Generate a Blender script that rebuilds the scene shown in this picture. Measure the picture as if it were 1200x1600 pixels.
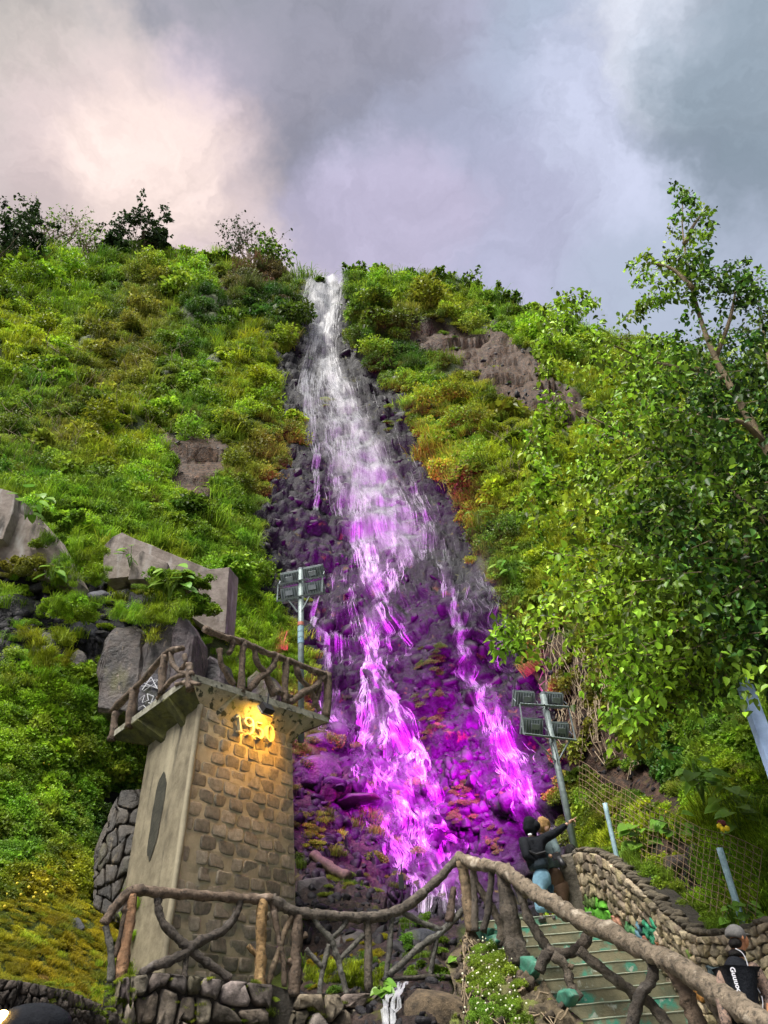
import bpy, math, random
import numpy as np
from mathutils import Vector, Matrix, noise as mnoise

for o in list(bpy.data.objects): bpy.data.objects.remove(o)
SC = bpy.context.scene
COL = SC.collection
V = Vector
# ------------------------------------------------------------------ camera
TH, RO, FP = math.radians(36.8), math.radians(4.9), 1164.0
CF = np.array([0, math.cos(TH), math.sin(TH)]); U0 = np.array([0, -math.sin(TH), math.cos(TH)]); X0 = np.array([1., 0, 0])
CR = math.cos(RO)*X0 - math.sin(RO)*U0; CU = math.cos(RO)*U0 + math.sin(RO)*X0
CL = np.array([0, 0, 1.6])
cam = bpy.data.cameras.new('camera'); co = bpy.data.objects.new('camera', cam); COL.objects.link(co)
co.matrix_world = Matrix(((CR[0], CU[0], -CF[0], CL[0]), (CR[1], CU[1], -CF[1], CL[1]), (CR[2], CU[2], -CF[2], CL[2]), (0, 0, 0, 1)))
cam.sensor_fit = 'VERTICAL'; cam.sensor_height = 36; cam.lens = 36*FP/1600; cam.clip_end = 3000; cam.clip_start = .05
SC.camera = co

# ------------------------------------------------------------------ world: overcast Nishita + cloud cover
SUN_EL, SUN_AZ = math.radians(64), math.radians(214)     # azimuth clockwise from +Y
w = bpy.data.worlds.new("World"); SC.world = w; w.use_nodes = True
nt = w.node_tree; N = nt.nodes; L = nt.links; N.clear()
def nn(t, **k):
    n = N.new(t)
    for a, b in k.items(): setattr(n, a, b)
    return n
wo = nn('ShaderNodeOutputWorld'); sky = nn('ShaderNodeTexSky', sky_type='NISHITA', sun_disc=False)
sky.sun_elevation = SUN_EL; sky.sun_rotation = SUN_AZ
bg1 = nn('ShaderNodeBackground'); bg1.inputs[1].default_value = .06; L.new(sky.outputs[0], bg1.inputs[0])
bg2 = nn('ShaderNodeBackground'); bg2.inputs[1].default_value = 1.0
tc = nn('ShaderNodeTexCoord')
nz = nn('ShaderNodeTexNoise'); nz.inputs['Scale'].default_value = 3.4; nz.inputs['Detail'].default_value = 6; nz.inputs['Roughness'].default_value = .68
L.new(tc.outputs['Generated'], nz.inputs['Vector'])
sub = nn('ShaderNodeVectorMath', operation='SUBTRACT'); L.new(nz.outputs['Color'], sub.inputs[0]); sub.inputs[1].default_value = (.5, .5, .5)
sc_ = nn('ShaderNodeVectorMath', operation='SCALE'); L.new(sub.outputs[0], sc_.inputs[0]); sc_.inputs['Scale'].default_value = .26
ad = nn('ShaderNodeVectorMath', operation='ADD'); L.new(tc.outputs['Generated'], ad.inputs[0]); L.new(sc_.outputs[0], ad.inputs[1])
nm = nn('ShaderNodeVectorMath', operation='NORMALIZE'); L.new(ad.outputs[0], nm.inputs[0])
def lin(c): return tuple(((x/255)/12.92 if x/255 <= .04045 else ((x/255+.055)/1.055)**2.4) for x in c)
def ray(x, y): return CF*FP + CR*(x-600) + CU*(800-y)
SKYX = .205     # sky radiance scale (exposure is +1)
base = tuple(c*SKYX for c in lin((150, 152, 164))) + (1,)
prev = None
blobs = [((130, 100), (146, 141, 139), 17), ((560, 60), (134, 136, 142), 17), ((780, 90), (140, 146, 156), 13), ((330, 120), (142, 140, 146), 10), ((420, 330), (226, 204, 220), 12),
         ((500, 385), (240, 222, 228), 8), ((60, 230), (192, 182, 172), 11), ((200, 300), (176, 165, 172), 4), ((700, 160), (170, 168, 190), 9), ((560, 170), (136, 134, 144), 10),
         ((700, 290), (146, 148, 166), 9), ((950, 60), (158, 168, 184), 8), ((1150, 190), (134, 146, 158), 11),
         ((950, 330), (158, 164, 184), 13), ((800, 400), (168, 168, 190), 10), ((1150, 420), (160, 168, 184), 12), ((600, 370), (182, 174, 196), 7), ((90, 320), (190, 176, 172), 7), ((230, 290), (214, 194, 189), 10), ((230, 268), (238, 216, 205), 6), ((1010, 165), (188, 192, 212), 8), ((1110, -10), (250, 250, 255), 7), ((1060, 55), (208, 213, 226), 5), ((1170, 130), (130, 143, 153), 8)]
acc = nn('ShaderNodeRGB'); acc.outputs[0].default_value = base; cur = acc.outputs[0]
for (px, py), c, rad in blobs:
    d = ray(px, py); d /= np.linalg.norm(d)
    dt = nn('ShaderNodeVectorMath', operation='DOT_PRODUCT'); L.new(nm.outputs[0], dt.inputs[0]); dt.inputs[1].default_value = tuple(d)
    mr = nn('ShaderNodeMapRange', interpolation_type='SMOOTHERSTEP'); L.new(dt.outputs['Value'], mr.inputs[0])
    mr.inputs[1].default_value = math.cos(math.radians(rad*1.25)); mr.inputs[2].default_value = 1.0; mr.inputs[3].default_value = 0; mr.inputs[4].default_value = .95
    mx = nn('ShaderNodeMix', data_type='RGBA'); L.new(mr.outputs[0], mx.inputs[0]); L.new(cur, mx.inputs[6]); mx.inputs[7].default_value = tuple(v*SKYX*1.04 for v in lin(c)) + (1,)
    cur = mx.outputs[2]
nz2 = nn('ShaderNodeTexNoise'); nz2.inputs['Scale'].default_value = 4.2; nz2.inputs['Detail'].default_value = 8; nz2.inputs['Roughness'].default_value = .62; nz2.inputs['Distortion'].default_value = 1.1
L.new(nm.outputs[0], nz2.inputs['Vector'])
mr2 = nn('ShaderNodeMapRange'); L.new(nz2.outputs[0], mr2.inputs[0]); mr2.interpolation_type = 'SMOOTHSTEP'; mr2.inputs[1].default_value = .33; mr2.inputs[2].default_value = .67; mr2.inputs[3].default_value = .86; mr2.inputs[4].default_value = 1.17
ml = nn('ShaderNodeVectorMath', operation='SCALE'); L.new(cur, ml.inputs[0]); L.new(mr2.outputs[0], ml.inputs['Scale'])
L.new(ml.outputs[0], bg2.inputs[0])
ms = nn('ShaderNodeMixShader'); ms.inputs[0].default_value = .93
L.new(bg1.outputs[0], ms.inputs[1]); L.new(bg2.outputs[0], ms.inputs[2]); L.new(ms.outputs[0], wo.inputs[0])
sl = bpy.data.lights.new('sun', 'SUN'); sl.energy = 1.5; sl.angle = math.radians(30); sl.color = (1, .955, .88)
so = bpy.data.objects.new('sun', sl); COL.objects.link(so)
sd = V((math.sin(SUN_AZ)*math.cos(SUN_EL), math.cos(SUN_AZ)*math.cos(SUN_EL), math.sin(SUN_EL)))
so.rotation_euler = sd.to_track_quat('Z', 'Y').to_euler(); so.location = (0, -20, 60)
SC.view_settings.view_transform = 'Standard'; SC.view_settings.look = 'None'; SC.view_settings.gamma = 1; SC.view_settings.use_curve_mapping = False
SC.view_settings.exposure = 2.5
SC.cycles.max_bounces = 5; SC.cycles.diffuse_bounces = 3; SC.cycles.transparent_max_bounces = 24; SC.cycles.use_denoising = True
SC.cycles.sample_clamp_indirect = 4

# ------------------------------------------------------------------ helpers
def P(x, y, Y): d = ray(x, y); return CL + d*(Y/d[1])
def PZ(x, y, Z): d = ray(x, y); return CL + d*((Z-CL[2])/d[2])
def PV(x, y, A, B):                       # point on the vertical plane through A and B
    n = np.array([B[1]-A[1], -(B[0]-A[0]), 0.]); d = ray(x, y)
    return CL + d*(np.dot(np.array(A)-CL, n)/np.dot(d, n))
def mpp(p): return float(np.dot(np.array(p)-CL, CF))/FP      # metres per photo pixel at a point
def pix(p):
    d = np.array(p)-CL; z = d@CF; return 600+FP*(d@CR)/z, 800-FP*(d@CU)/z
def h3(i, j, k, s):
    n = (i*374761393 + j*668265263 + k*1274126177 + s*974634777) & 0xffffffff
    n = ((n ^ (n >> 13))*1274126177) & 0xffffffff
    n = ((n ^ (n >> 15))*2246822519) & 0xffffffff
    return ((n ^ (n >> 16)) & 0xffffff)/float(0xffffff)
def vn(p, s=0):
    p = np.asarray(p, float); f = np.floor(p).astype(np.int64); t = p-f; t = t*t*(3-2*t); r = 0
    for a in (0, 1):
        for b in (0, 1):
            for c in (0, 1):
                wgt = (t[..., 0] if a else 1-t[..., 0])*(t[..., 1] if b else 1-t[..., 1])*(t[..., 2] if c else 1-t[..., 2])
                r = r + wgt*h3(f[..., 0]+a, f[..., 1]+b, f[..., 2]+c, s)
    return r*2-1
def fbm(p, o=4, s=0):
    r = 0; a = 1; t = 0
    for i in range(o): r = r + a*vn(np.asarray(p)*2**i + i*17.3, s+i); t += a; a *= .5
    return r/t
def cellblock(p, s=0):                    # blocky facets: random height + random slant per jittered cell
    f = np.floor(p).astype(np.int64); best = np.full(p.shape[:-1], 9.); out = np.zeros(p.shape[:-1])
    for a in (-1, 0, 1):
        for b in (-1, 0, 1):
            for c in (-1, 0, 1):
                i, j, k = f[..., 0]+a, f[..., 1]+b, f[..., 2]+c
                q = np.stack([i+h3(i, j, k, s), j+h3(i, j, k, s+1), k+h3(i, j, k, s+2)], -1); dd = p-q
                d = (dd**2).sum(-1)
                v = h3(i, j, k, s+3) - .5 + dd[..., 0]*(h3(i, j, k, s+4)-.5)*.9 + dd[..., 1]*(h3(i, j, k, s+5)-.5)*.9 + dd[..., 2]*(h3(i, j, k, s+6)-.75)*.9
                m = d < best; best = np.where(m, d, best); out = np.where(m, v, out)
    return out
def inpoly(x, y, poly):
    r = np.zeros(np.shape(x), bool); n = len(poly)
    for i in range(n):
        x1, y1 = poly[i]; x2, y2 = poly[(i+1) % n]
        c = ((y1 > y) != (y2 > y)) & (x < (x2-x1)*(y-y1)/((y2-y1) or 1e-9)+x1)
        r ^= c
    return r
def me_from(name, vs, fs, mats=(), smooth=False, mi=None):
    me = bpy.data.meshes.new(name)
    vs = np.asarray(vs, float)
    if isinstance(fs, np.ndarray):
        me.vertices.add(len(vs)); me.vertices.foreach_set('co', vs.ravel())
        k = fs.shape[1]; me.loops.add(fs.size); me.loops.foreach_set('vertex_index', fs.ravel().astype(np.int32))
        me.polygons.add(len(fs)); me.polygons.foreach_set('loop_start', np.arange(0, fs.size, k, dtype=np.int32))
        me.update(calc_edges=True)
    else: me.from_pydata([tuple(v) for v in vs], [], fs)
    for m in mats: me.materials.append(m)
    if mi is not None: me.polygons.foreach_set('material_index', np.asarray(mi, np.int32))
    if smooth: me.polygons.foreach_set('use_smooth', np.ones(len(me.polygons), bool))
    me.update(); return me
def link(name, data, parent=None, color=None):
    o = bpy.data.objects.new(name, data); COL.objects.link(o)
    if parent is not None: o.parent = parent
    if color is not None: o.color = (*color, 1)
    return o
def origin_of(parent):
    if parent is None: return np.zeros(3)
    p = np.array(parent.location, float); q = parent.parent
    while q is not None: p += np.array(q.location, float); q = q.parent
    return p
def ob(name, vs, fs, mat, parent=None, smooth=False, color=None):   # world-space verts -> object under parent (parents are unrotated)
    vs = np.asarray(vs, float) - origin_of(parent)
    return link(name, me_from(name, vs, fs, [mat] if mat else [], smooth), parent, color)
def tag(o, label=None, cat=None, group=None, kind=None):
    if label: o['label'] = label
    if cat: o['category'] = cat
    if group: o['group'] = group
    if kind: o['kind'] = kind
    return o
def thing(name, label, cat, loc, group=None):
    o = link(name, None); o.location = V(loc); return tag(o, label, cat, group)
def merge(*parts):
    vs = []; fs = []; n = 0
    for v, f in parts:
        vs += [tuple(q) for q in v]; fs += [tuple(i+n for i in q) for q in f]; n += len(v)
    return vs, fs
def smoothpath(pts, k=4):
    pts = [np.array(p, float) for p in pts]
    if len(pts) < 3: return [pts[0]+(pts[-1]-pts[0])*i/k for i in range(k+1)]
    out = []
    for i in range(len(pts)-1):
        p0 = pts[max(i-1, 0)]; p1 = pts[i]; p2 = pts[i+1]; p3 = pts[min(i+2, len(pts)-1)]
        for j in range(k):
            t = j/k; out.append(.5*((2*p1)+(-p0+p2)*t+(2*p0-5*p1+4*p2-p3)*t*t+(-p0+3*p1-3*p2+p3)*t**3))
    out.append(pts[-1]); return out
def tube(pts, rad, seg=8, bump=0., seed=0, cap=True):
    pts = [np.array(p, float) for p in pts]; n = len(pts)
    if not hasattr(rad, '__len__'): rad = [rad]*n
    rad = np.interp(np.linspace(0, 1, n), np.linspace(0, 1, len(rad)), rad)
    vs = []; fs = []; up = np.array([0.3, .2, 1.])
    for i, p in enumerate(pts):
        t = pts[min(i+1, n-1)]-pts[max(i-1, 0)]; t /= (np.linalg.norm(t)+1e-9)
        a = np.cross(t, up)
        if np.linalg.norm(a) < .1: a = np.cross(t, [1, 0, 0])
        a /= np.linalg.norm(a); b = np.cross(t, a)
        if i and np.dot(a, la) < 0: a, b = -a, -b
        la = a
        for k in range(seg):
            an = 2*math.pi*k/seg; q = p+(a*math.cos(an)+b*math.sin(an))*rad[i]
            if bump: q = p + (q-p)*(1+bump*mnoise.noise(V(q*5/max(rad[i]*8, .3))+V((seed, 0, 0))) + bump*.6*mnoise.noise(V(q*14)+V((0, seed, 0))))
            vs.append(q)
    for i in range(n-1):
        for k in range(seg): fs.append((i*seg+k, i*seg+(k+1) % seg, (i+1)*seg+(k+1) % seg, (i+1)*seg+k))
    if cap: fs.append(tuple(range(seg))[::-1]); fs.append(tuple((n-1)*seg+k for k in range(seg)))
    return vs, fs
def box(c, sx, sy, sz, R=None, bev=0.):
    vs = []
    c = np.array(c, float)
    for z in (-1, 1):
        for x, y in ((-1, -1), (1, -1), (1, 1), (-1, 1)):
            q = np.array([x*sx/2, y*sy/2, z*sz/2]); vs.append(c+(R@q if R is not None else q))
    return vs, [(3, 2, 1, 0), (4, 5, 6, 7), (0, 1, 5, 4), (1, 2, 6, 5), (2, 3, 7, 6), (3, 0, 4, 7)]
def prism(front, depthvec, bev=.0):       # polygon (world points) pushed back along depthvec, front edge chamfered
    f = [np.array(p, float) for p in front]; c = sum(f)/len(f); d = np.array(depthvec, float); n = len(f)
    dn = d/np.linalg.norm(d)
    vs = [p+(c-p)/max(np.linalg.norm(c-p), 1e-6)*bev for p in f] + [p+dn*bev for p in f] + [p+d for p in f]
    fs = [tuple(range(n))] + [(i, i+n, (i+1) % n+n, (i+1) % n) for i in range(n)] + [(i+n, i+2*n, (i+1) % n+2*n, (i+1) % n+n) for i in range(n)] + [tuple(range(3*n-1, 2*n-1, -1))]
    return vs, fs

# ------------------------------------------------------------------ materials
def material(name, c1, c2=None, zs=1., rough=.8, scale=6., bump=.3, bscale=None, metal=0., detail=6, usecol=False, spots=None, emit=None, spec=.4, coat=0):
    m = bpy.data.materials.new(name); m.use_nodes = True; t = m.node_tree; n = t.nodes; l = t.links
    b = n['Principled BSDF']; b.inputs['Roughness'].default_value = rough; b.inputs['Metallic'].default_value = metal
    b.inputs['Specular IOR Level'].default_value = spec
    if c2 is None: c2 = tuple(x*.6 for x in c1)
    g = n.new('ShaderNodeNewGeometry')
    a = n.new('ShaderNodeTexNoise'); a.inputs['Scale'].default_value = scale; a.inputs['Detail'].default_value = detail; a.inputs['Roughness'].default_value = .65
    l.new(g.outputs['Position'], a.inputs['Vector'])
    r = n.new('ShaderNodeMapRange'); l.new(a.outputs[0], r.inputs[0]); r.inputs[1].default_value = .35; r.inputs[2].default_value = .65
    mx = n.new('ShaderNodeMix'); mx.data_type = 'RGBA'; l.new(r.outputs[0], mx.inputs[0]); mx.inputs[6].default_value = (*c2, 1); mx.inputs[7].default_value = (*c1, 1)
    out = mx.outputs[2]
    if spots:
        for (sc, sscale, lo, hi) in spots:
            a2 = n.new('ShaderNodeTexNoise'); a2.inputs['Scale'].default_value = sscale; a2.inputs['Detail'].default_value = 5; l.new(g.outputs['Position'], a2.inputs['Vector'])
            r2 = n.new('ShaderNodeMapRange'); l.new(a2.outputs[0], r2.inputs[0]); r2.inputs[1].default_value = lo; r2.inputs[2].default_value = hi
            m2 = n.new('ShaderNodeMix'); m2.data_type = 'RGBA'; l.new(r2.outputs[0], m2.inputs[0]); l.new(out, m2.inputs[6]); m2.inputs[7].default_value = (*sc, 1); out = m2.outputs[2]
            if zs != 1.: mpz = n.new('ShaderNodeMapping'); mpz.inputs['Scale'].default_value = (1, 1, zs); l.new(g.outputs['Position'], mpz.inputs[0]); l.new(mpz.outputs[0], a2.inputs['Vector'])
    if usecol:
        oi = n.new('ShaderNodeObjectInfo'); m3 = n.new('ShaderNodeMix'); m3.data_type = 'RGBA'; m3.blend_type = 'MULTIPLY'; m3.inputs[0].default_value = 1
        l.new(out, m3.inputs[6]); l.new(oi.outputs['Color'], m3.inputs[7]); out = m3.outputs[2]
    l.new(out, b.inputs['Base Color'])
    if bump:
        a3 = n.new('ShaderNodeTexNoise'); a3.inputs['Scale'].default_value = bscale or scale*3; a3.inputs['Detail'].default_value = 8; a3.inputs['Roughness'].default_value = .7
        l.new(g.outputs['Position'], a3.inputs['Vector'])
        bp = n.new('ShaderNodeBump'); bp.inputs['Strength'].default_value = bump; bp.inputs['Distance'].default_value = .06; l.new(a3.outputs[0], bp.inputs['Height']); l.new(bp.outputs[0], b.inputs['Normal'])
    if emit: b.inputs['Emission Color'].default_value = (*emit[0], 1); b.inputs['Emission Strength'].default_value = emit[1]
    return m
def leafmat(name, tinted=True, col=(.1, .19, .02), gloss=.45, trans=.38, var=.5):
    m = bpy.data.materials.new(name); m.use_nodes = True; t = m.node_tree; n = t.nodes; l = t.links
    b = n['Principled BSDF']; b.inputs['Roughness'].default_value = gloss; b.inputs['Specular IOR Level'].default_value = .2
    g = n.new('ShaderNodeNewGeometry')
    if tinted: s = n.new('ShaderNodeAttribute'); s.attribute_type = 'INSTANCER'; s.attribute_name = 'tint'; src = s.outputs['Color']
    else: s = n.new('ShaderNodeRGB'); s.outputs[0].default_value = (*col, 1); src = s.outputs[0]
    at = n.new('ShaderNodeAttribute'); at.attribute_name = 'rnd'
    h = n.new('ShaderNodeHueSaturation')
    mr = n.new('ShaderNodeMapRange'); l.new(at.outputs['Fac'], mr.inputs[0]); mr.inputs[3].default_value = 1-var; mr.inputs[4].default_value = 1+var
    l.new(mr.outputs[0], h.inputs['Value'])
    nz = n.new('ShaderNodeTexNoise'); nz.inputs['Scale'].default_value = .9; nz.inputs['Detail'].default_value = 4; l.new(g.outputs['Position'], nz.inputs['Vector'])
    m2 = n.new('ShaderNodeMapRange'); l.new(nz.outputs[0], m2.inputs[0]); m2.inputs[1].default_value = .3; m2.inputs[2].default_value = .7; m2.inputs[3].default_value = .47; m2.inputs[4].default_value = .522
    l.new(m2.outputs[0], h.inputs['Hue'])
    if name == 'tree_leaf':
        yl = n.new('ShaderNodeAttribute'); yl.attribute_name = 'young'; mx = n.new('ShaderNodeMix'); mx.data_type = 'RGBA'; l.new(yl.outputs['Fac'], mx.inputs[0]); mx.inputs[6].default_value = (.045, .12, .020, 1); mx.inputs[7].default_value = (.27, .45, .03, 1); src = mx.outputs[2]  # dark green to lime, carries the crown's painted light and shade
    l.new(src, h.inputs['Color']); l.new(h.outputs[0], b.inputs['Base Color'])
    tr = n.new('ShaderNodeBsdfTranslucent'); l.new(h.outputs[0], tr.inputs['Color'])
    mix = n.new('ShaderNodeMixShader'); mix.inputs[0].default_value = trans; l.new(b.outputs[0], mix.inputs[1]); l.new(tr.outputs[0], mix.inputs[2])
    l.new(mix.outputs[0], n['Material Output'].inputs[0]); return m
M = {}
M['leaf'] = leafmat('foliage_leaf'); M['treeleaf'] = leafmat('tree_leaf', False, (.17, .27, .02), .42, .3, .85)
M['darkleaf'] = leafmat('dark_tree_leaf', False, (.035, .07, .02), .5, .2)
M['heart'] = leafmat('broad_leaf', False, (.16, .32, .04), .35, .35, .35)
M['grass'] = leafmat('grass_blade', gloss=.6)
M['bark'] = material('pale_bark', (.22, .165, .09), (.11, .08, .045), scale=9, bump=.4)
M['darkbark'] = material('dark_bark', (.12, .085, .055), (.05, .036, .025), scale=9)
M['twig'] = material('dry_twig', (.28, .22, .14), (.14, .1, .06), scale=9)
M['log'] = material('cement_log', (.19, .165, .14), (.07, .06, .05), rough=.8, scale=7, bump=.9, bscale=22, usecol=True, spots=[((.045, .04, .035), 16, .54, .66), ((.30, .28, .26), 5, .60, .72)])
M['basalt'] = material('basalt', (.072, .068, .074), (.016, .016, .02), zs=.4, rough=.5, scale=2.6, bump=.9, bscale=9, usecol=True, spots=[((.06, .07, .02), 1.3, .56, .70), ((.012, .012, .014), 3.1, .58, .66), ((.12, .11, .10), 8, .64, .70)])
M['wetstone'] = material('wet_stone', (.034, .032, .036), (.006, .0055, .008), spec=.18, rough=.5, scale=2.2, bump=.7, bscale=7, usecol=True)
M['stone'] = material('rubble_stone', (.20, .175, .135), (.055, .048, .038), rough=.85, scale=7, bump=.6, bscale=25, usecol=True)
M['block'] = material('volcanic_block', (.35, .31, .25), (.21, .19, .15), rough=.9, scale=14, bump=.7, bscale=60, usecol=True)
M['mortar'] = material('pale_mortar', (.52, .45, .31), (.40, .34, .23), rough=.9, scale=5, bump=.35, bscale=40, spots=[((.2, .16, .1), 2.0, .6, .75)])
M['plaster'] = material('weathered_plaster', (.25, .215, .145), (.12, .10, .065), zs=.16, rough=.85, scale=2.4, bump=.3, bscale=12, spots=[((.33, .29, .2), 1.3, .52, .7), ((.035, .03, .022), 2.1, .58, .68)])
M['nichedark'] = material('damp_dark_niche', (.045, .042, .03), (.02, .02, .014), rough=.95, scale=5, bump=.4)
M['dirtmortar'] = material('dark_joint', (.05, .042, .032), (.02, .017, .013), scale=9, bump=.6)
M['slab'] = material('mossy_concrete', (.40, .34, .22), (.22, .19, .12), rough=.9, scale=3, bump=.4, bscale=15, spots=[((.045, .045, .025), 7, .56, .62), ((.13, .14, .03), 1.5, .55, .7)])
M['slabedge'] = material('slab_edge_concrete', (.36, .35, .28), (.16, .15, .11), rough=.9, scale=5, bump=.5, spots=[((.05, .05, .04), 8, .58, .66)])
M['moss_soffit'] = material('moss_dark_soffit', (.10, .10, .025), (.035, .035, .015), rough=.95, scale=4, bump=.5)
M['concrete'] = material('stained_concrete', (.30, .255, .225), (.15, .12, .10), zs=.22, rough=.85, scale=2.5, bump=.35, bscale=12, spots=[((.38, .36, .34), 3.5, .56, .72), ((.035, .03, .026), 2.2, .56, .68)])
M['galv'] = material('galvanised_steel', (.33, .37, .40), (.24, .27, .30), rough=.45, scale=12, bump=.05, metal=.6)
M['greysteel'] = material('grey_painted_steel', (.22, .27, .27), (.13, .16, .16), rough=.5, scale=10, bump=.08, metal=.2)
M['bluepaint'] = material('pale_blue_paint', (.36, .52, .58), (.22, .34, .38), rough=.45, scale=14, bump=.1)
M['bluepost'] = material('blue_grey_paint', (.34, .45, .66), (.25, .34, .52), rough=.4, scale=9, bump=.05)
M['wire'] = material('rusty_wire', (.24, .16, .09), (.14, .09, .05), rough=.7, scale=20, bump=0)
M['black'] = material('black_plastic', (.02, .02, .023), (.012, .012, .014), rough=.45, scale=10, bump=.1)
M['glassmag'] = material('lit_magenta_glass', (.6, .02, .6), (.5, .02, .5), rough=.3, bump=0, emit=((.75, .01, .7), .55))
M['glassamb'] = material('lit_amber_glass', (1, .7, .2), (1, .7, .2), rough=.3, bump=0, emit=((1, .55, .1), 30))
M['digit'] = material('raised_cream_numeral', (.62, .56, .36), (.5, .45, .3), rough=.6, scale=12, bump=.1)
M['teal'] = material('worn_teal_paint', (.045, .22, .145), (.04, .12, .085), rough=.7, scale=5, bump=.3, spots=[((.16, .22, .17), 5, .55, .65)])
M['step'] = material('worn_green_concrete', (.23, .205, .125), (.12, .125, .08), rough=.85, scale=3.5, bump=.35, spots=[((.06, .27, .19), 4.5, .53, .64), ((.40, .42, .36), 9, .62, .70)])
M['tread'] = material('pale_step_edge', (.36, .36, .27), (.2, .26, .2), rough=.85, scale=5, bump=.3)
M['lava'] = material('lava_rubble', (.10, .08, .065), (.03, .025, .022), rough=.9, scale=9, bump=.7, bscale=30, usecol=True)
M['root'] = material('root_and_dirt', (.15, .115, .07), (.04, .032, .02), rough=.95, scale=8, bump=.8, bscale=22, spots=[((.14, .17, .03), 2.0, .52, .66)])
M['white'] = material('white_paint_stroke', (.75, .76, .8), (.6, .6, .65), rough=.6, bump=0)
M['skin'] = material('skin', (.50, .30, .20), (.45, .26, .17), rough=.55, scale=20, bump=.05)
M['skin2'] = material('tanned_skin', (.42, .19, .09), (.36, .15, .07), rough=.55, scale=20, bump=.05)
M['blackcloth'] = material('black_shell_fabric', (.010, .012, .017), (.004, .005, .008), spec=.15, rough=.75, scale=8, bump=.5, bscale=14)
M['bluecloth'] = material('dark_blue_grey_fabric', (.022, .038, .055), (.010, .018, .026), rough=.7, scale=8, bump=.5, bscale=14)
M['jeans'] = material('light_blue_denim', (.22, .40, .52), (.13, .26, .36), rough=.85, scale=9, bump=.4, bscale=16)
M['brown'] = material('brown_trousers', (.17, .10, .065), (.11, .065, .04), rough=.85, scale=9, bump=.4, bscale=16)
M['greycloth'] = material('grey_green_jacket', (.11, .16, .17), (.07, .10, .11), rough=.8, scale=9, bump=.4, bscale=16)
M['hair'] = material('blond_hair', (.50, .30, .10), (.26, .14, .05), rough=.6, scale=30, bump=.6, bscale=60)
M['blackhair'] = material('black_hair', (.010, .008, .007), (.005, .005, .005), spec=.2, rough=.5, scale=30, bump=.5)
M['cap'] = material('grey_cap_fabric', (.16, .155, .15), (.10, .097, .093), rough=.9, scale=20, bump=.3)
M['camo'] = material('mottled_sleeve_fabric', (.30, .20, .15), (.09, .065, .055), rough=.9, scale=26, bump=.3, spots=[((.04, .035, .035), 38, .55, .62)])
M['shoe'] = material('dark_shoe', (.05, .045, .045), (.03, .03, .03), rough=.6)
M['fruit'] = material('petal', (.7, .6, .05), (.6, .45, .03), rough=.6, bump=0, usecol=True)

# ------------------------------------------------------------------ terrain (mountainside)
skyx = [-400, -100, 0, 60, 130, 200, 300, 400, 450, 475, 490, 530, 545, 560, 620, 700, 760, 830, 900, 1000, 1100, 1200, 1600]
skyy = [360, 380, 400, 385, 405, 395, 400, 412, 425, 438, 445, 445, 436, 424, 432, 434, 460, 486, 510, 540, 570, 600, 720]
ctrl = [(-300, 1640, 9), (0, 1640, 10.2), (0, 1560, 10.9), (150, 1560, 12.4), (0, 1450, 11.8), (150, 1480, 13.4), (300, 1560, 13.5), (450, 1560, 14.2), (600, 1590, 11.9), (600, 1520, 14.2), (690, 1560, 12.6), (720, 1520, 14.4), (820, 1560, 14.2), (950, 1560, 13.0),
        (1100, 1560, 11.8), (1200, 1560, 11.2), (1400, 1560, 10), (-250, 1400, 12), (0, 1350, 13.8), (150, 1350, 16), (300, 1400, 18), (450, 1440, 17.2), (560, 1430, 17.6), (640, 1410, 19.8), (720, 1410, 19.6), (800, 1440, 18.2), (900, 1400, 18.0),
        (1000, 1400, 14.4), (1100, 1430, 12.6), (1200, 1420, 11.4), (1400, 1400, 10.5), (0, 1200, 15.3), (170, 1200, 18), (300, 1200, 20), (500, 1250, 20.4), (600, 1260, 21.5), (700, 1260, 21.2), (800, 1250, 20.8), (900, 1230, 20), (1000, 1250, 17), (1100, 1200, 15.5),
        (1200, 1200, 14), (-250, 1100, 15), (0, 1060, 16.6), (160, 1060, 18.2), (280, 1040, 19.0), (400, 1060, 22), (500, 1100, 23.3), (600, 1080, 24), (670, 1050, 22.6), (740, 1050, 23.2), (820, 1050, 23.5), (880, 1050, 21.5), (1000, 1050, 19.3), (1200, 1050, 17), (1400, 1100, 15),
        (0, 900, 18.5), (180, 920, 20.5), (330, 950, 22.4), (440, 950, 25.5), (560, 930, 27.2), (640, 930, 24.9), (680, 893, 25.6), (740, 900, 25.8), (820, 930, 25.5), (900, 930, 23), (1050, 900, 22), (1250, 900, 20), (680, 862, 29.2), (600, 860, 29.4), (740, 865, 29),
        (-250, 800, 19), (0, 760, 21.8), (160, 780, 24), (330, 790, 26.8), (430, 790, 29.6), (540, 780, 32.6), (650, 780, 32.6), (760, 790, 30), (900, 780, 28.5), (1100, 760, 27.5), (1300, 760, 26),
        (0, 600, 29.5), (180, 620, 33), (380, 600, 37.8), (470, 600, 42), (540, 590, 43), (620, 610, 41), (720, 600, 40), (900, 610, 38), (1150, 640, 36), (-250, 600, 27),
        (510, 555, 46.5), (510, 500, 48.2), (510, 450, 50.5), (440, 520, 44.5), (590, 520, 46), (0, 450, 40), (200, 440, 46), (360, 440, 50), (620, 450, 51), (750, 490, 50), (880, 530, 47), (1100, 600, 43), (1300, 680, 41), (-300, 420, 38)]
cx = np.array([[a/300., b/300.] for a, b, c in ctrl]); cd = np.log(np.array([c for a, b, c in ctrl]))
def tk(r2): return np.where(r2 > 1e-12, .5*r2*np.log(r2+1e-12), 0)
n_ = len(cx); K = tk(((cx[:, None]-cx[None])**2).sum(-1)) + np.eye(n_)*.004; Pm = np.hstack([np.ones((n_, 1)), cx])
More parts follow.
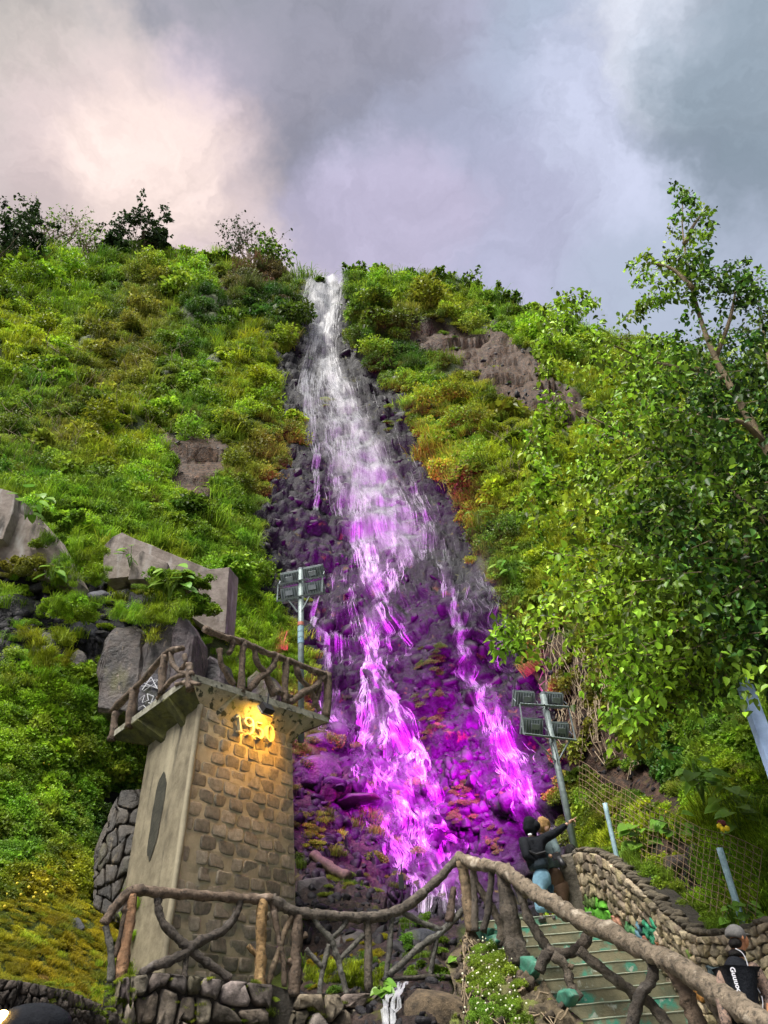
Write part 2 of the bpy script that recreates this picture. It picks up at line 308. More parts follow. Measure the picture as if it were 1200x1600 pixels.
A_ = np.block([[K, Pm], [Pm.T, np.zeros((3, 3))]]); sol = np.linalg.solve(A_, np.concatenate([cd, np.zeros(3)]))
def depthY(x, y):
    x = np.asarray(x, float)/300; y = np.asarray(y, float)/300
    r = sol[n_]+sol[n_+1]*x+sol[n_+2]*y
    for i in range(n_): r = r+sol[i]*tk((x-cx[i, 0])**2+(y-cx[i, 1])**2)
    return np.exp(r)
PX0, PX1, NU, NV, PYB = -260, 1460, 430, 340, 1700
gx = np.linspace(PX0, PX1, NU); sky_y = np.interp(gx, skyx, skyy)
tt = np.linspace(0, 1, NV)[:, None]
GX = np.repeat(gx[None], NV, 0); GY = PYB+(sky_y[None]-PYB)*tt
GD = depthY(GX, GY)
dirs = CF*FP + CR*(GX[..., None]-600) + CU*(800-GY[..., None])
G = CL + dirs*(GD/dirs[..., 1])[..., None]
du = np.gradient(G, axis=1); dv = np.gradient(G, axis=0); NRM = np.cross(du, dv); NRM /= np.linalg.norm(NRM, axis=-1)[..., None]
NRM *= np.sign((NRM*(CL-G)).sum(-1))[..., None]
corridor = [(470, 440), (462, 545), (425, 555), (440, 650), (470, 690), (425, 740), (395, 830), (400, 930), (455, 985), (470, 1050), (500, 1120), (500, 1200), (540, 1330), (600, 1380), (600, 1440), (740, 1470), (900, 1450), (915, 1300),
            (895, 1150), (840, 1060), (805, 1010), (790, 960), (755, 890), (725, 800), (665, 720), (630, 620), (575, 585), (555, 520), (545, 440)]
tan1 = [(630, 500), (700, 520), (770, 505), (850, 570), (930, 650), (930, 690), (820, 650), (745, 600), (640, 545)]
tan2 = [(245, 665), (350, 675), (360, 720), (325, 815), (285, 800), (262, 750)]
tan3 = [(335, 440), (360, 430), (370, 470), (345, 480)]
lowleft = [(-50, 880), (160, 890), (300, 975), (290, 1110), (140, 1100), (60, 1060), (-50, 1060)]
lowmid = [(455, 1160), (540, 1200), (610, 1400), (720, 1470), (700, 1640), (440, 1640)]
redcliff = [(835, 960), (900, 985), (960, 1110), (1000, 1190), (1090, 1270), (1060, 1300), (900, 1200), (860, 1080)]
rightlow = [(1030, 1320), (1110, 1330), (1140, 1450), (1040, 1430)]
leftbank = [(130, 1250), (240, 1200), (250, 1560), (170, 1400)]
jx = GX+26*fbm(G*.55, 3, 3)+7*fbm(G*2.2, 2, 5); jy = GY+26*fbm(G*.55, 3, 9)+7*fbm(G*2.2, 2, 6)
def rockmask(x, y):
    r = np.zeros(np.shape(x))
    for pl in (corridor, tan1, tan2, tan3): r = np.maximum(r, inpoly(x, y, pl)*1.)
    for pl, v in ((lowleft, .75), (lowmid, .7), (redcliff, .85), (rightlow, .85), (leftbank, .6)): r = np.maximum(r, inpoly(x, y, pl)*v)
    return r
ROCK = rockmask(jx, jy)
def blur(a, k=2):
    for _ in range(k):
        a = (a+np.roll(a, 1, 0)+np.roll(a, -1, 0)+np.roll(a, 1, 1)+np.roll(a, -1, 1))/5
    return a
ROCKB = blur(ROCK, 2)
WARM = blur(((inpoly(jx, jy, tan1) | inpoly(jx, jy, tan2) | inpoly(jx, jy, tan3))*1.+inpoly(jx, jy, redcliff)*.75+inpoly(jx, jy, lowmid)*.35+inpoly(jx, jy, rightlow)*.6), 3)
dsc = (GD/25.)
blk = cellblock(G*np.array([.75, .75, .9]), 1)*.62 + cellblock(G*np.array([2.1, 2.1, 2.4]), 11)*.24 + cellblock(G*4.6, 21)*.10
GR = np.stack([G[..., 0]*.85+G[..., 2]*.5, G[..., 1], -G[..., 0]*.5+G[..., 2]*.85], -1)
crag = cellblock(GR*np.array([.28, .3, .6]), 61)*1.1+cellblock(GR*np.array([.8, .8, 1.4]), 71)*.28+fbm(GR*.5, 3, 80)*.4
blk = blk*(1-np.clip(WARM, 0, 1))+crag*.6*np.clip(WARM, 0, 1)
disp = ROCKB*(blk*np.clip(dsc, .5, 1.6)**.6) + (1-ROCKB)*(fbm(G*.26, 4, 30)*1.7+.1) *np.clip(dsc-.45, .12, 1.6)*np.clip((GY-sky_y[None]-4)/60, .3, 1)
fade = np.clip((tt-0)*20, 0, 1)
G = G + NRM*(disp*fade)[..., None]
# beyond the crest: the hill top runs back and then down; below the frame: down to the ground
back = []
for k, (dy, dz) in enumerate(((3, .6), (9, 1.2), (22, .5), (60, -10), (160, -60))):
    row = G[-1].copy(); row[:, 1] += dy; row[:, 2] += dz; row[:, 0] *= (1+dy/60.); back.append(row)
front = G[0].copy(); front[:, 2] = -.6; front[:, 1] -= .3
GG = np.concatenate([front[None], G]+[b[None] for b in back], 0); nr, nc = GG.shape[:2]
ii = np.arange(nr*nc).reshape(nr, nc)
fc = np.stack([ii[:-1, :-1], ii[:-1, 1:], ii[1:, 1:], ii[1:, :-1]], -1).reshape(-1, 4)
me = me_from('mountainside', GG.reshape(-1, 3), fc, smooth=False)
def fattr(me, name, arr):
    a = me.attributes.new(name, 'FLOAT', 'POINT'); full = np.zeros((nr, nc)); full[1:1+NV] = arr; full[0] = arr[0]; full[1+NV:] = arr[-1]; a.data.foreach_set('value', full.ravel().astype(np.float32))
fattr(me, 'rock', ROCKB); fattr(me, 'warm', WARM)
mt = bpy.data.materials.new('mountain_ground'); mt.use_nodes = True; t = mt.node_tree; n = t.nodes; l = t.links
b = n['Principled BSDF']
def mkmix(a, bcol, f):
    x = n.new('ShaderNodeMix'); x.data_type = 'RGBA'
    for s, v in ((6, a), (7, bcol)):
        if isinstance(v, tuple): x.inputs[s].default_value = (*v, 1)
        else: l.new(v, x.inputs[s])
    l.new(f, x.inputs[0]); return x.outputs[2]
def mkn(scale, lo, hi, detail=8, zs=1):
    g = n.new('ShaderNodeNewGeometry'); mp = n.new('ShaderNodeMapping'); mp.inputs['Scale'].default_value = (1, 1, zs); l.new(g.outputs['Position'], mp.inputs[0])
    a = n.new('ShaderNodeTexNoise'); a.inputs['Scale'].default_value = scale; a.inputs['Detail'].default_value = detail; a.inputs['Roughness'].default_value = .65; l.new(mp.outputs[0], a.inputs['Vector'])
    r = n.new('ShaderNodeMapRange'); l.new(a.outputs[0], r.inputs[0]); r.inputs[1].default_value = lo; r.inputs[2].default_value = hi; return r.outputs[0], a.outputs[0]
f1, _ = mkn(.9, .38, .62); f2, h2 = mkn(2.8, .35, .65); f3, h3_ = mkn(9, .4, .6)
rockc = mkmix((.004, .004, .006), (.032, .032, .040), f2); rockc = mkmix(rockc, (.010, .0095, .011), f3)
warmc = mkmix((.022, .013, .009), (.17, .095, .055), f2); warmc = mkmix(warmc, (.028, .018, .013), f3)
soil = mkmix((.018, .03, .006), (.065, .09, .014), f1)
aw = n.new('ShaderNodeAttribute'); aw.attribute_name = 'warm'; ar = n.new('ShaderNodeAttribute'); ar.attribute_name = 'rock'
cc = mkmix(rockc, warmc, aw.outputs['Fac']); fm, _ = mkn(1.6, .60, .68); cc = mkmix(cc, (.085, .085, .02), fm); am = n.new('ShaderNodeMath'); am.operation = 'MULTIPLY'; am.use_clamp = True; am.inputs[1].default_value = 1.45; l.new(ar.outputs['Fac'], am.inputs[0]); cc = mkmix(soil, cc, am.outputs[0]); l.new(cc, b.inputs['Base Color']); b.inputs['Roughness'].default_value = .6; b.inputs['Specular IOR Level'].default_value = .18
bp = n.new('ShaderNodeBump'); bp.inputs['Strength'].default_value = .8; bp.inputs['Distance'].default_value = .25; l.new(h2, bp.inputs['Height'])
bp2 = n.new('ShaderNodeBump'); bp2.inputs['Strength'].default_value = .6; bp2.inputs['Distance'].default_value = .08; l.new(h3_, bp2.inputs['Height']); l.new(bp.outputs[0], bp2.inputs['Normal']); l.new(bp2.outputs[0], b.inputs['Normal'])
me.materials.append(mt)
MT = link('mountainside', me); tag(MT, 'steep green mountainside with dark wet rock face', kind='structure')
gm = material('ground_paving', (.2, .19, .17), (.12, .11, .1), scale=2)
o = ob('ground', [(-900, -900, 0), (900, -900, 0), (900, 900, 0), (-900, 900, 0)], [(0, 1, 2, 3)], gm); tag(o, 'paved ground', kind='structure')

def SURF(px, py):                         # point and normal on the mountainside under a photo position
    px = np.asarray(px, float); py = np.asarray(py, float)
    u = np.clip((px-PX0)/(PX1-PX0)*(NU-1), 0, NU-1.001); sy = np.interp(px, skyx, skyy)
    v = np.clip((PYB-py)/(PYB-sy)*(NV-1), 0, NV-1.001)
    i = np.floor(v).astype(int); j = np.floor(u).astype(int); a = (v-i)[..., None]; c = (u-j)[..., None]
    p = (G[i, j]*(1-a)*(1-c)+G[i+1, j]*a*(1-c)+G[i, j+1]*(1-a)*c+G[i+1, j+1]*a*c)
    return p, NRM[i, j], ROCK[i, j]

# ------------------------------------------------------------------ rocks
def ico(sub):
    import bmesh
    bm = bmesh.new(); bmesh.ops.create_icosphere(bm, subdivisions=sub, radius=1); vs = np.array([v.co[:] for v in bm.verts]); fs = np.array([[v.index for v in f.verts] for f in bm.faces]); bm.free(); return vs, fs
IV, IF = ico(2); IV3, IF3 = ico(3)
def rockmesh(seed, mat, fine=False, ncut=16, cut=(.42, .82)):
    r = np.random.RandomState(seed); v = (IV3 if fine else IV).copy()
    for _ in range(ncut):
        d = r.normal(size=3); d /= np.linalg.norm(d); c = r.uniform(*cut); s = v@d; m = s > c; v[m] -= np.outer(s[m]-c, d)*.96
    v *= 1+.06*fbm(v*2.5+seed*3, 3, seed)[:, None]
    return me_from('rock_shape', v, IF3 if fine else IF, [mat], smooth=False)
ROCKS = [rockmesh(i, M['wetstone'], fine=(i < 3)) for i in range(8)]
BAS = [rockmesh(20+i, M['basalt'], True) for i in range(6)]
rg = np.random.RandomState(5); random.seed(5)
# individual stones of the wet cliff
cnt = 0
while cnt < 290:
    px = rg.uniform(400, 920); py = rg.uniform(560, 1440)
    if rg.rand() > (.25+.75*(py-560)/880): continue
    p, nr_, rk = SURF(px, py)
    if not inpoly(np.array(px), np.array(py), corridor): continue
    s = mpp(p)*rg.uniform(9, 25)*(.8 if py < 900 else 1.1)
    o = link('stone', ROCKS[cnt % 8], MT); o.location = V(p-nr_*s*.5); o.scale = (s*rg.uniform(.9, 1.9), s*rg.uniform(.7, 1.1), s*rg.uniform(.5, 1.1)); o.rotation_euler = (rg.uniform(-.5, .5), rg.uniform(-.6, .6), rg.uniform(0, 6.28))
    c = rg.uniform(.6, 1.5); o.color = (c, c*rg.uniform(.93, 1), c*rg.uniform(.93, 1.05), 1); cnt += 1

def gn_scatter(name, pts, rots, scales, idx, sources, tints=None, label=None, cat=None):
    me = bpy.data.meshes.new(name); me.vertices.add(len(pts)); me.vertices.foreach_set('co', np.asarray(pts, float).ravel())
    def at(nm, ty, arr, f='value'): a = me.attributes.new(nm, ty, 'POINT'); a.data.foreach_set(f, np.asarray(arr).ravel())
    at('rot', 'FLOAT_VECTOR', np.asarray(rots, np.float32), 'vector'); at('scl', 'FLOAT_VECTOR', np.asarray(scales, np.float32), 'vector'); at('idx', 'INT', np.asarray(idx, np.int32))
    if tints is not None: at('tint', 'FLOAT_COLOR', np.hstack([tints, np.ones((len(tints), 1))]).astype(np.float32), 'color')
    o = link(name, me); ng = bpy.data.node_groups.new(name+'_scatter', 'GeometryNodeTree')
    ng.interface.new_socket('Geometry', in_out='INPUT', socket_type='NodeSocketGeometry'); ng.interface.new_socket('Geometry', in_out='OUTPUT', socket_type='NodeSocketGeometry')
    a = ng.nodes.new('NodeGroupInput'); z = ng.nodes.new('NodeGroupOutput'); ip = ng.nodes.new('GeometryNodeInstanceOnPoints'); jn = ng.nodes.new('GeometryNodeJoinGeometry')
    for s in sources[::-1]:
        oi = ng.nodes.new('GeometryNodeObjectInfo'); oi.inputs['Object'].default_value = s; oi.inputs['As Instance'].default_value = True; oi.transform_space = 'ORIGINAL'
        ng.links.new(oi.outputs['Geometry'], jn.inputs[0])
    def na(nm, ty): q = ng.nodes.new('GeometryNodeInputNamedAttribute'); q.data_type = ty; q.inputs[0].default_value = nm; return q.outputs[0]
    ng.links.new(a.outputs[0], ip.inputs['Points']); ng.links.new(jn.outputs[0], ip.inputs['Instance']); ip.inputs['Pick Instance'].default_value = True
    ng.links.new(na('idx', 'INT'), ip.inputs['Instance Index'])
    er = ng.nodes.new('FunctionNodeEulerToRotation'); ng.links.new(na('rot', 'FLOAT_VECTOR'), er.inputs[0]); ng.links.new(er.outputs[0], ip.inputs['Rotation'])
    ng.links.new(na('scl', 'FLOAT_VECTOR'), ip.inputs['Scale']); ng.links.new(ip.outputs[0], z.inputs[0])
    m = o.modifiers.new('scatter', 'NODES'); m.node_group = ng
    tag(o, label, cat, kind='stuff'); return o
stones = [c for c in MT.children][:8]
pts = []; rots = []; scl = []; idx = []
def rub(n, zone, smin, smax, need=.5):
    c = 0; x0, x1, y0, y1 = zone
    PX = rg.uniform(x0, x1, n*6); PY = rg.uniform(y0, y1, n*6); p, nrm, rk = SURF(PX, PY)
    for i in range(n*6):
        if rk[i] < need or c >= n: continue
        s = mpp(p[i])*rg.uniform(smin, smax); pts.append(p[i]-nrm[i]*s*.2); rots.append(rg.uniform(0, 6.28, 3)); scl.append((s*rg.uniform(.8, 1.6), s*rg.uniform(.6, 1), s*rg.uniform(.5, 1))); idx.append(rg.randint(8)); c += 1
rub(700, (380, 930, 540, 1460), 4, 11); rub(260, (240, 950, 430, 820), 2, 5); rub(300, (-40, 300, 880, 1110), 5, 14); rub(800, (450, 760, 1160, 1640), 5, 17); rub(300, (830, 1140, 950, 1450), 3, 8)
gn_scatter('rubble', pts, rots, scl, idx, stones, label='loose dark rubble lying over the cliff face', cat='rubble')

# ------------------------------------------------------------------ foliage shapes
def leaves(c, d, nrm, Ln, W, fold=.25, big=False):
    c = np.asarray(c); d = d/np.linalg.norm(d, axis=1)[:, None]; s = np.cross(d, nrm); s /= (np.linalg.norm(s, axis=1)[:, None]+1e-9); nn_ = np.cross(s, d)
    Ln = np.asarray(Ln)[:, None]; W = np.asarray(W)[:, None]
    if not big:
        vs = np.stack([c, c+d*Ln*.45+s*W*.5+nn_*W*fold, c+d*Ln-nn_*Ln*.12, c+d*Ln*.45-s*W*.5+nn_*W*fold], 1)
        k = np.arange(len(c))[:, None]*4; f = np.concatenate([k+[0, 1, 2], k+[0, 2, 3]], 0)
        return vs.reshape(-1, 3), f
    vs = np.stack([c, c+d*Ln*.22+s*W*.46+nn_*W*fold, c+d*Ln*.6+s*W*.42+nn_*W*fold, c+d*Ln-nn_*Ln*.22, c+d*Ln*.6-s*W*.42+nn_*W*fold, c+d*Ln*.22-s*W*.46+nn_*W*fold], 1)
    k = np.arange(len(c))[:, None]*6; f = np.concatenate([k+[0, 1, 2, 3], k+[0, 3, 4, 5]], 0)
    return vs.reshape(-1, 3), f
def setrnd(me, nleaf, vper, r):
    a = me.attributes.new('rnd', 'FLOAT', 'POINT'); a.data.foreach_set('value', np.repeat(r.rand(nleaf)**1.3, vper).astype(np.float32))
def bushmesh(seed, n=950, ln=.16, wd=.10, flat=1., mat='leaf', blobs=12, loose=.0, big=False):
    r = np.random.RandomState(seed); bc = r.normal(size=(blobs, 3)); bc /= np.linalg.norm(bc, axis=1)[:, None]; bc[:, 2] = np.abs(bc[:, 2])*.9-.1; bc *= r.uniform(.35, .75+loose, (blobs, 1)); br = r.uniform(.28, .48, blobs)
    k = r.randint(blobs, size=n); d = r.normal(size=(n, 3)); d /= np.linalg.norm(d, axis=1)[:, None]
    c = bc[k]+d*(br[k]*r.uniform(.65, 1.05+loose, n))[:, None]; c[:, 2] *= flat
    out = c/np.linalg.norm(c, axis=1)[:, None]
    dd = d*.7+out*.3+r.normal(size=(n, 3))*.55+np.array([0, 0, -.1]); nrm = d+r.normal(size=(n, 3))*.35+np.array([0, 0, .6])
    L_ = ln*r.uniform(.6, 1.4, n); v, f = leaves(c, dd, nrm, L_, L_*wd/ln*r.uniform(.8, 1.2, n), big=big)
    me = me_from('bush_foliage', v, f, [M[mat]]); setrnd(me, n, 6 if big else 4, r); return me
def grassmesh(seed, n=110, h=1., mat='grass', spread=.35, droop=.5, w=.035):
    r = np.random.RandomState(seed); vs = []; fs = []; k = 0
    for i in range(n):
        a = r.uniform(0, 6.28); b0 = np.array([r.normal()*spread, r.normal()*spread, 0]); dr = np.array([math.cos(a), math.sin(a), 0]); hh = h*r.uniform(.5, 1.1); ln = r.uniform(.1, droop)*hh; s = np.array([-dr[1], dr[0], 0])*w*r.uniform(.6, 1.3)
        q = [b0, b0+dr*ln*.25+np.array([0, 0, hh*.55]), b0+dr*ln*.65+np.array([0, 0, hh*.9]), b0+dr*ln*1.1+np.array([0, 0, hh*(1-.3*ln/hh)])]
        vs += [q[0]-s, q[0]+s, q[1]-s, q[1]+s, q[2]-s*.7, q[2]+s*.7, q[3]]; fs += [(k, k+1, k+3, k+2), (k+2, k+3, k+5, k+4), (k+4, k+5, k+6)]; k += 7
    me = me_from('grass_tuft', vs, fs, [M[mat]]); setrnd(me, n, 7, r); return me
BUSH = [bushmesh(1), bushmesh(2, 1100, .13, .075), bushmesh(3, 800, .17, .12, .8), bushmesh(4, 1000, .14, .09, 1.15, loose=.15), bushmesh(5, 520, .24, .19, .8, big=True), bushmesh(6, 1200, .11, .06, .6),
        bushmesh(7, 1000, .15, .10, .45, blobs=20), bushmesh(8, 420, .3, .24, .7, big=True)]
GRS = [grassmesh(1, 130, 1.0, w=.022, droop=.9), grassmesh(2, 120, 1.4, spread=.3, droop=1.1, w=.018), grassmesh(3, 190, .7, spread=.5, w=.02, droop=.9)]

Gm, YG, DG, OL, BR, LG, MY = (.16, .29, .024), (.30, .38, .018), (.045, .12, .016), (.22, .23, .03), (.16, .09, .05), (.25, .43, .025), (.29, .26, .012)
tp = [(60, 330, DG), (200, 370, DG), (110, 430, LG), (180, 430, Gm), (60, 560, YG), (230, 470, OL), (300, 430, LG), (300, 560, Gm), (200, 560, OL), (330, 500, DG), (400, 430, BR), (420, 480, DG), (380, 540, YG), (60, 610, Gm), (100, 680, OL), (180, 700, YG), (60, 740, Gm),
      (380, 620, YG), (300, 640, Gm), (400, 700, OL), (400, 650, LG), (160, 790, Gm), (240, 740, LG), (350, 800, Gm), (360, 860, Gm), (100, 850, LG), (230, 950, YG), (380, 960, LG), (60, 1130, LG), (100, 1190, LG), (50, 1240, LG), (180, 1290, DG), (150, 1130, Gm), (30, 1330, Gm), (60, 1400, MY), (150, 1450, MY), (100, 1520, MY), (230, 1440, LG),
      (200, 1380, LG), (570, 425, Gm), (490, 418, Gm), (620, 450, LG), (700, 440, Gm), (650, 490, OL), (690, 470, YG), (760, 490, Gm), (850, 520, LG), (640, 560, DG), (690, 560, Gm), (760, 590, OL), (740, 640, YG), (650, 630, LG), (720, 690, LG), (680, 740, YG), (700, 660, YG), (730, 760, LG), (800, 700, YG), (820, 620, OL), (850, 760, YG), (770, 800, YG), (780, 850, DG), (800, 900, Gm), (850, 850, YG), (900, 650, YG),
      (900, 800, YG), (870, 930, YG), (950, 1100, OL), (880, 1010, OL), (1000, 1080, Gm), (1100, 1150, Gm), (1150, 1250, LG), (1050, 1330, YG), (1170, 1380, LG), (1040, 1190, DG), (1080, 1430, LG), (930, 1060, OL), (540, 1300, LG), (560, 1390, MY), (500, 1450, OL), (560, 1500, MY), (520, 1180, Gm), (1300, 900, Gm), (-100, 900, Gm), (500, 1510, MY)]
tpx = np.array([[a, b] for a, b, c in tp], float); tpc = np.array([c for a, b, c in tp])
def tint(px, py, r):
    d2 = ((np.array([px, py])-tpx)**2).sum(1)+r.normal()*200; wg = 1/(np.maximum(d2, 0)+350)**2; c = (wg[:, None]*tpc).sum(0)/wg.sum()
    q = r.rand()
    if q < .2: c = c*.4+np.array(DG)*.6
    elif q < .27: c = c*.5+np.array(OL)*.5
    elif q < .32: c = c*.5+np.array(LG)*.5
    elif q < .33: c = c*.4+np.array(BR)*.6
    return c*r.uniform(.7, 1.6)
# ------------------------------------------------------------------ bushes as things
zones = [('left slope above the stone tower', lambda x, y: x < 470 and y >= 620), ('upper left slope under the skyline', lambda x, y: x < 480 and y < 620),
         ('right slope beside the falls', lambda x, y: x >= 480 and y >= 560), ('upper right slope under the crest', lambda x, y: x >= 480 and y < 560)]
def kindword(c):
    g = c[1]; r = c[0]
    if r > g*.95: return 'reddish brown'
    if r > g*.72: return 'yellow green' if g > .2 else 'olive'
    return 'bright green' if g > .22 else ('dark green' if g < .11 else 'mid green')
rb = np.random.RandomState(77); taken = []; used = {}
marks = [(205, 360, 'round skyline tree'), (20, 380, 'dark tree at the left edge'), (85, 370, 'pale stalks on the skyline'), (285, 400, 'dead branch on the crest'), (385, 395, 'seed head shrub on the skyline'), (430, 395, 'shrub by the top of the falls'), (510, 440, 'top of the falls'),
    (500, 560, 'foot of the first free fall'), (640, 570, 'tilted rock slab by the falls'), (690, 510, 'reddish bare outcrop'), (850, 600, 'brown bare outcrop'), (300, 720, 'bare brown patch on the left slope'), (60, 820, 'leaning concrete wall'), (260, 870, 'broken concrete wall'), (330, 930, 'right end of the broken concrete wall'),
    (470, 910, 'floodlight pole by the tower'), (490, 760, 'thin left strand of the falls'), (690, 885, 'ledge where the falls divide'), (860, 990, 'reddish cliff with dry vines'), (900, 700, 'leafy tree'), (684, 420, 'round shrub on the right crest'), (790, 450, 'last shrubs on the right crest'), (120, 620, 'dry stalks on the left slope'), (30, 700, 'left edge under the stalks'), (560, 425, 'shrub right of the top of the falls'), (740, 800, 'dark broad-leaved shrub above the ledge'), (200, 500, 'middle of the upper left slope'), (90, 500, 'upper slope at the left'), (330, 560, 'hollow left of the falls'), (380, 650, 'green shoulder left of the falls'), (700, 650, 'olive thicket right of the falls')]
BUSHOBS = []
def bush(px, py, rp, mesh, c, label=None, group=None, up=.25, sz=1., name='bush', nofs=.2):
    p, nrm, rk = SURF(px, py); s = mpp(p)*rp
    o = link(name, mesh); o.location = V(p+nrm*s*nofs); ax = V(nrm)*(1-up)+V((0, 0, 1))*up; q = V(ax).to_track_quat('Z', 'Y'); o.rotation_mode = 'QUATERNION'
    from mathutils import Quaternion
    o.rotation_quaternion = q @ Quaternion((0, 0, 1), rb.uniform(0, 6.28)); o.scale = (s, s, s*sz); o['tint'] = [float(v) for v in c]; o.color = (*c, 1)
    if label: tag(o, label, 'bush', group)
    BUSHOBS.append(o); return o
tries = 0
while len(taken) < 150 and tries < 6000:
    tries += 1
    px = rb.uniform(-10, 1000); py = rb.uniform(410, 960)
    if px > 880 and py > 700: continue
    if py < np.interp(px, skyx, skyy)+8: continue
    p, nrm, rk = SURF(px, py)
    if rk > .1: continue
    if 150 < px < 370 and 820 < py < 1000: continue
    if any((px-a)**2+(py-b)**2 < 30**2 for a, b in taken) or py < np.interp(px, skyx, skyy)+22: continue
    taken.append((px, py)); c = tint(px, py, rb); zn = [z for z, f in zones if f(px, py)][0]; kw = kindword(c); broad = rb.rand() < .2
    rp_ = rb.uniform(18, 34); szw = 'small' if rp_ < 23 else ('large' if rp_ > 29 else 'medium'); dm = [((px-a)**2+(py-b)**2, a, b, nm_) for a, b, nm_ in marks]; dm.sort(); _, ma, mb_, mn = dm[0]
    rel = ('above' if py < mb_ else 'below') if abs(py-mb_) > abs(px-ma) else ('left of' if px < ma else 'right of'); lab = '%s %s %s bush %s the %s' % (szw, kw, 'broad-leaved' if broad else 'fine-leaved', rel, mn)
    for d2_, a2_, b2_, n2_ in dm[1:6]:
        if lab not in used: break
        lab = '%s %s %s bush between the %s and the %s' % (szw, kw, 'broad-leaved' if broad else 'fine-leaved', mn, n2_)
        if len(lab.split()) > 16: lab = '%s %s bush between %s and %s' % (szw, kw, ' '.join(mn.split()[-3:]), ' '.join(n2_.split()[-3:]))
        lab = ' '.join(lab.split()[:16])
    used.setdefault(lab, dm[0][0])
    bush(px, py, rp_, BUSH[rb.choice([4, 7]) if broad else rb.choice([0, 1, 2, 3])], c, lab, 'bushes on the %s' % zn, sz=rb.uniform(.8, 1.2))
# grass prototypes are real tufts on the slope
tufts = []
for i, (px, py, rp) in enumerate(((240, 965, 30), (100, 870, 30), (380, 980, 26))):
    o = bush(px, py, rp, GRS[i], LG, ['long grass tuft hanging over the basalt columns', 'long grass tuft beside the grey concrete wall', 'short grass tuft behind the platform railing'][i], None, up=.8, name='grass_tuft'); o['category'] = 'grass tuft'; tufts.append(o)
src = []
for m in BUSH: src.append(next((o for o in BUSHOBS if o.data == m), None) or bush(330+7*len(src), 600, 20, m, Gm, 'low mat of fine leaves on the left slope number %s from the hollow' % ['one', 'two', 'three', 'four', 'five', 'six', 'seven', 'eight', 'nine'][len(src)], None))
for i, o in enumerate(src):
    if 'label' not in o: tag(o, 'low leafy mat on the slope', 'bush')
src += tufts
pts, rots, scl, idx, tin = [], [], [], [], []
def veg(n, zone, rmin, rmax, choice, thr=.1, mixed=0., up=.3, embed=.15, poly=None, fix=None, sq=(.7, 1.1)):
    x0, x1, y0, y1 = zone; PX = rb.uniform(x0, x1, n); PY = rb.uniform(y0, y1, n); sy = np.interp(PX, skyx, skyy); p, nrm, rk = SURF(PX, PY)
    for i in range(n):
        if PY[i] < sy[i]+(rmax if rmax > 30 else 2): continue
        if rk[i] > thr and rb.rand() > mixed: continue
        if poly is not None and not inpoly(np.array(PX[i]), np.array(PY[i]), poly): continue
        rp = rb.uniform(rmin, rmax)*(.8+.5*rb.rand()**3); s = mpp(p[i])*rp; ax = V(nrm[i])*(1-up)+V((0, 0, 1))*up; q = ax.to_track_quat('Z', 'Y'); from_ = q @ __import__('mathutils').Quaternion((0, 0, 1), rb.uniform(0, 6.28))
        pts.append(p[i]+nrm[i]*s*embed); rots.append(tuple(from_.to_euler())); scl.append((s, s, s*rb.uniform(*sq))); idx.append(rb.choice(choice)); tin.append(tint(PX[i], PY[i], rb) if fix is None else np.array(fix)*rb.uniform(.6, 1.3))
def onbank(px): return True
veg(4300, (-60, 1010, 385, 720), 8, 19, [0, 0, 1, 1, 2, 3, 3, 4, 5, 5, 6, 8, 9])
veg(1500, (-60, 1010, 385, 800), 11, 21, [8, 9, 9, 10, 8], up=.75)
veg(60, (620, 940, 490, 680), 6, 12, [5, 6, 8, 10, 10], mixed=.5, thr=.1)
veg(230, (-40, 1000, 410, 960), 20, 36, [0, 1, 3, 3, 2, 4], up=.6, embed=.35, sq=(.7, 1.2))
veg(1500, (980, 1320, 540, 960), 14, 28, [0, 1, 2, 4, 6])
veg(2700, (-60, 480, 700, 1000), 9, 21, [0, 1, 2, 3, 4, 5, 6, 7, 8])
veg(900, (-60, 480, 700, 1000), 13, 24, [8, 9, 9, 10], up=.75)
veg(600, (650, 960, 700, 1060), 12, 22, [8, 9, 10], up=.75)
veg(1700, (650, 960, 700, 1060), 9, 20, [0, 1, 2, 4, 5, 6, 7, 9])
veg(1700, (-60, 260, 1030, 1400), 12, 26, [0, 1, 2, 2, 3, 4, 6, 6, 7], mixed=.3, thr=.5)
veg(1500, (-60, 260, 1330, 1600), 7, 16, [5, 5, 6, 8, 10, 10, 5], sq=(.4, .8))
veg(2200, (860, 1260, 930, 1470), 12, 26, [0, 1, 2, 4, 4, 6, 7, 7, 9], mixed=.05)
veg(900, (1080, 1260, 1280, 1480), 18, 34, [9, 9, 8, 8, 10], up=.8)
veg(420, (-60, 300, 880, 1110), 10, 24, [5, 6, 8, 9, 9, 4], thr=.1, mixed=.28, up=.6)
veg(420, (450, 700, 1150, 1600), 8, 20, [5, 6, 5, 8, 10, 0], thr=.1, mixed=.22, up=.5, fix=(.12, .23, .02))
veg(500, (380, 520, 900, 1110), 9, 20, [5, 6, 8, 9, 0], thr=.1, mixed=.02, up=.5)
veg(260, (400, 900, 560, 1430), 5, 10, [5, 5, 6, 8], mixed=.06, thr=.1, fix=(.06, .15, .02))
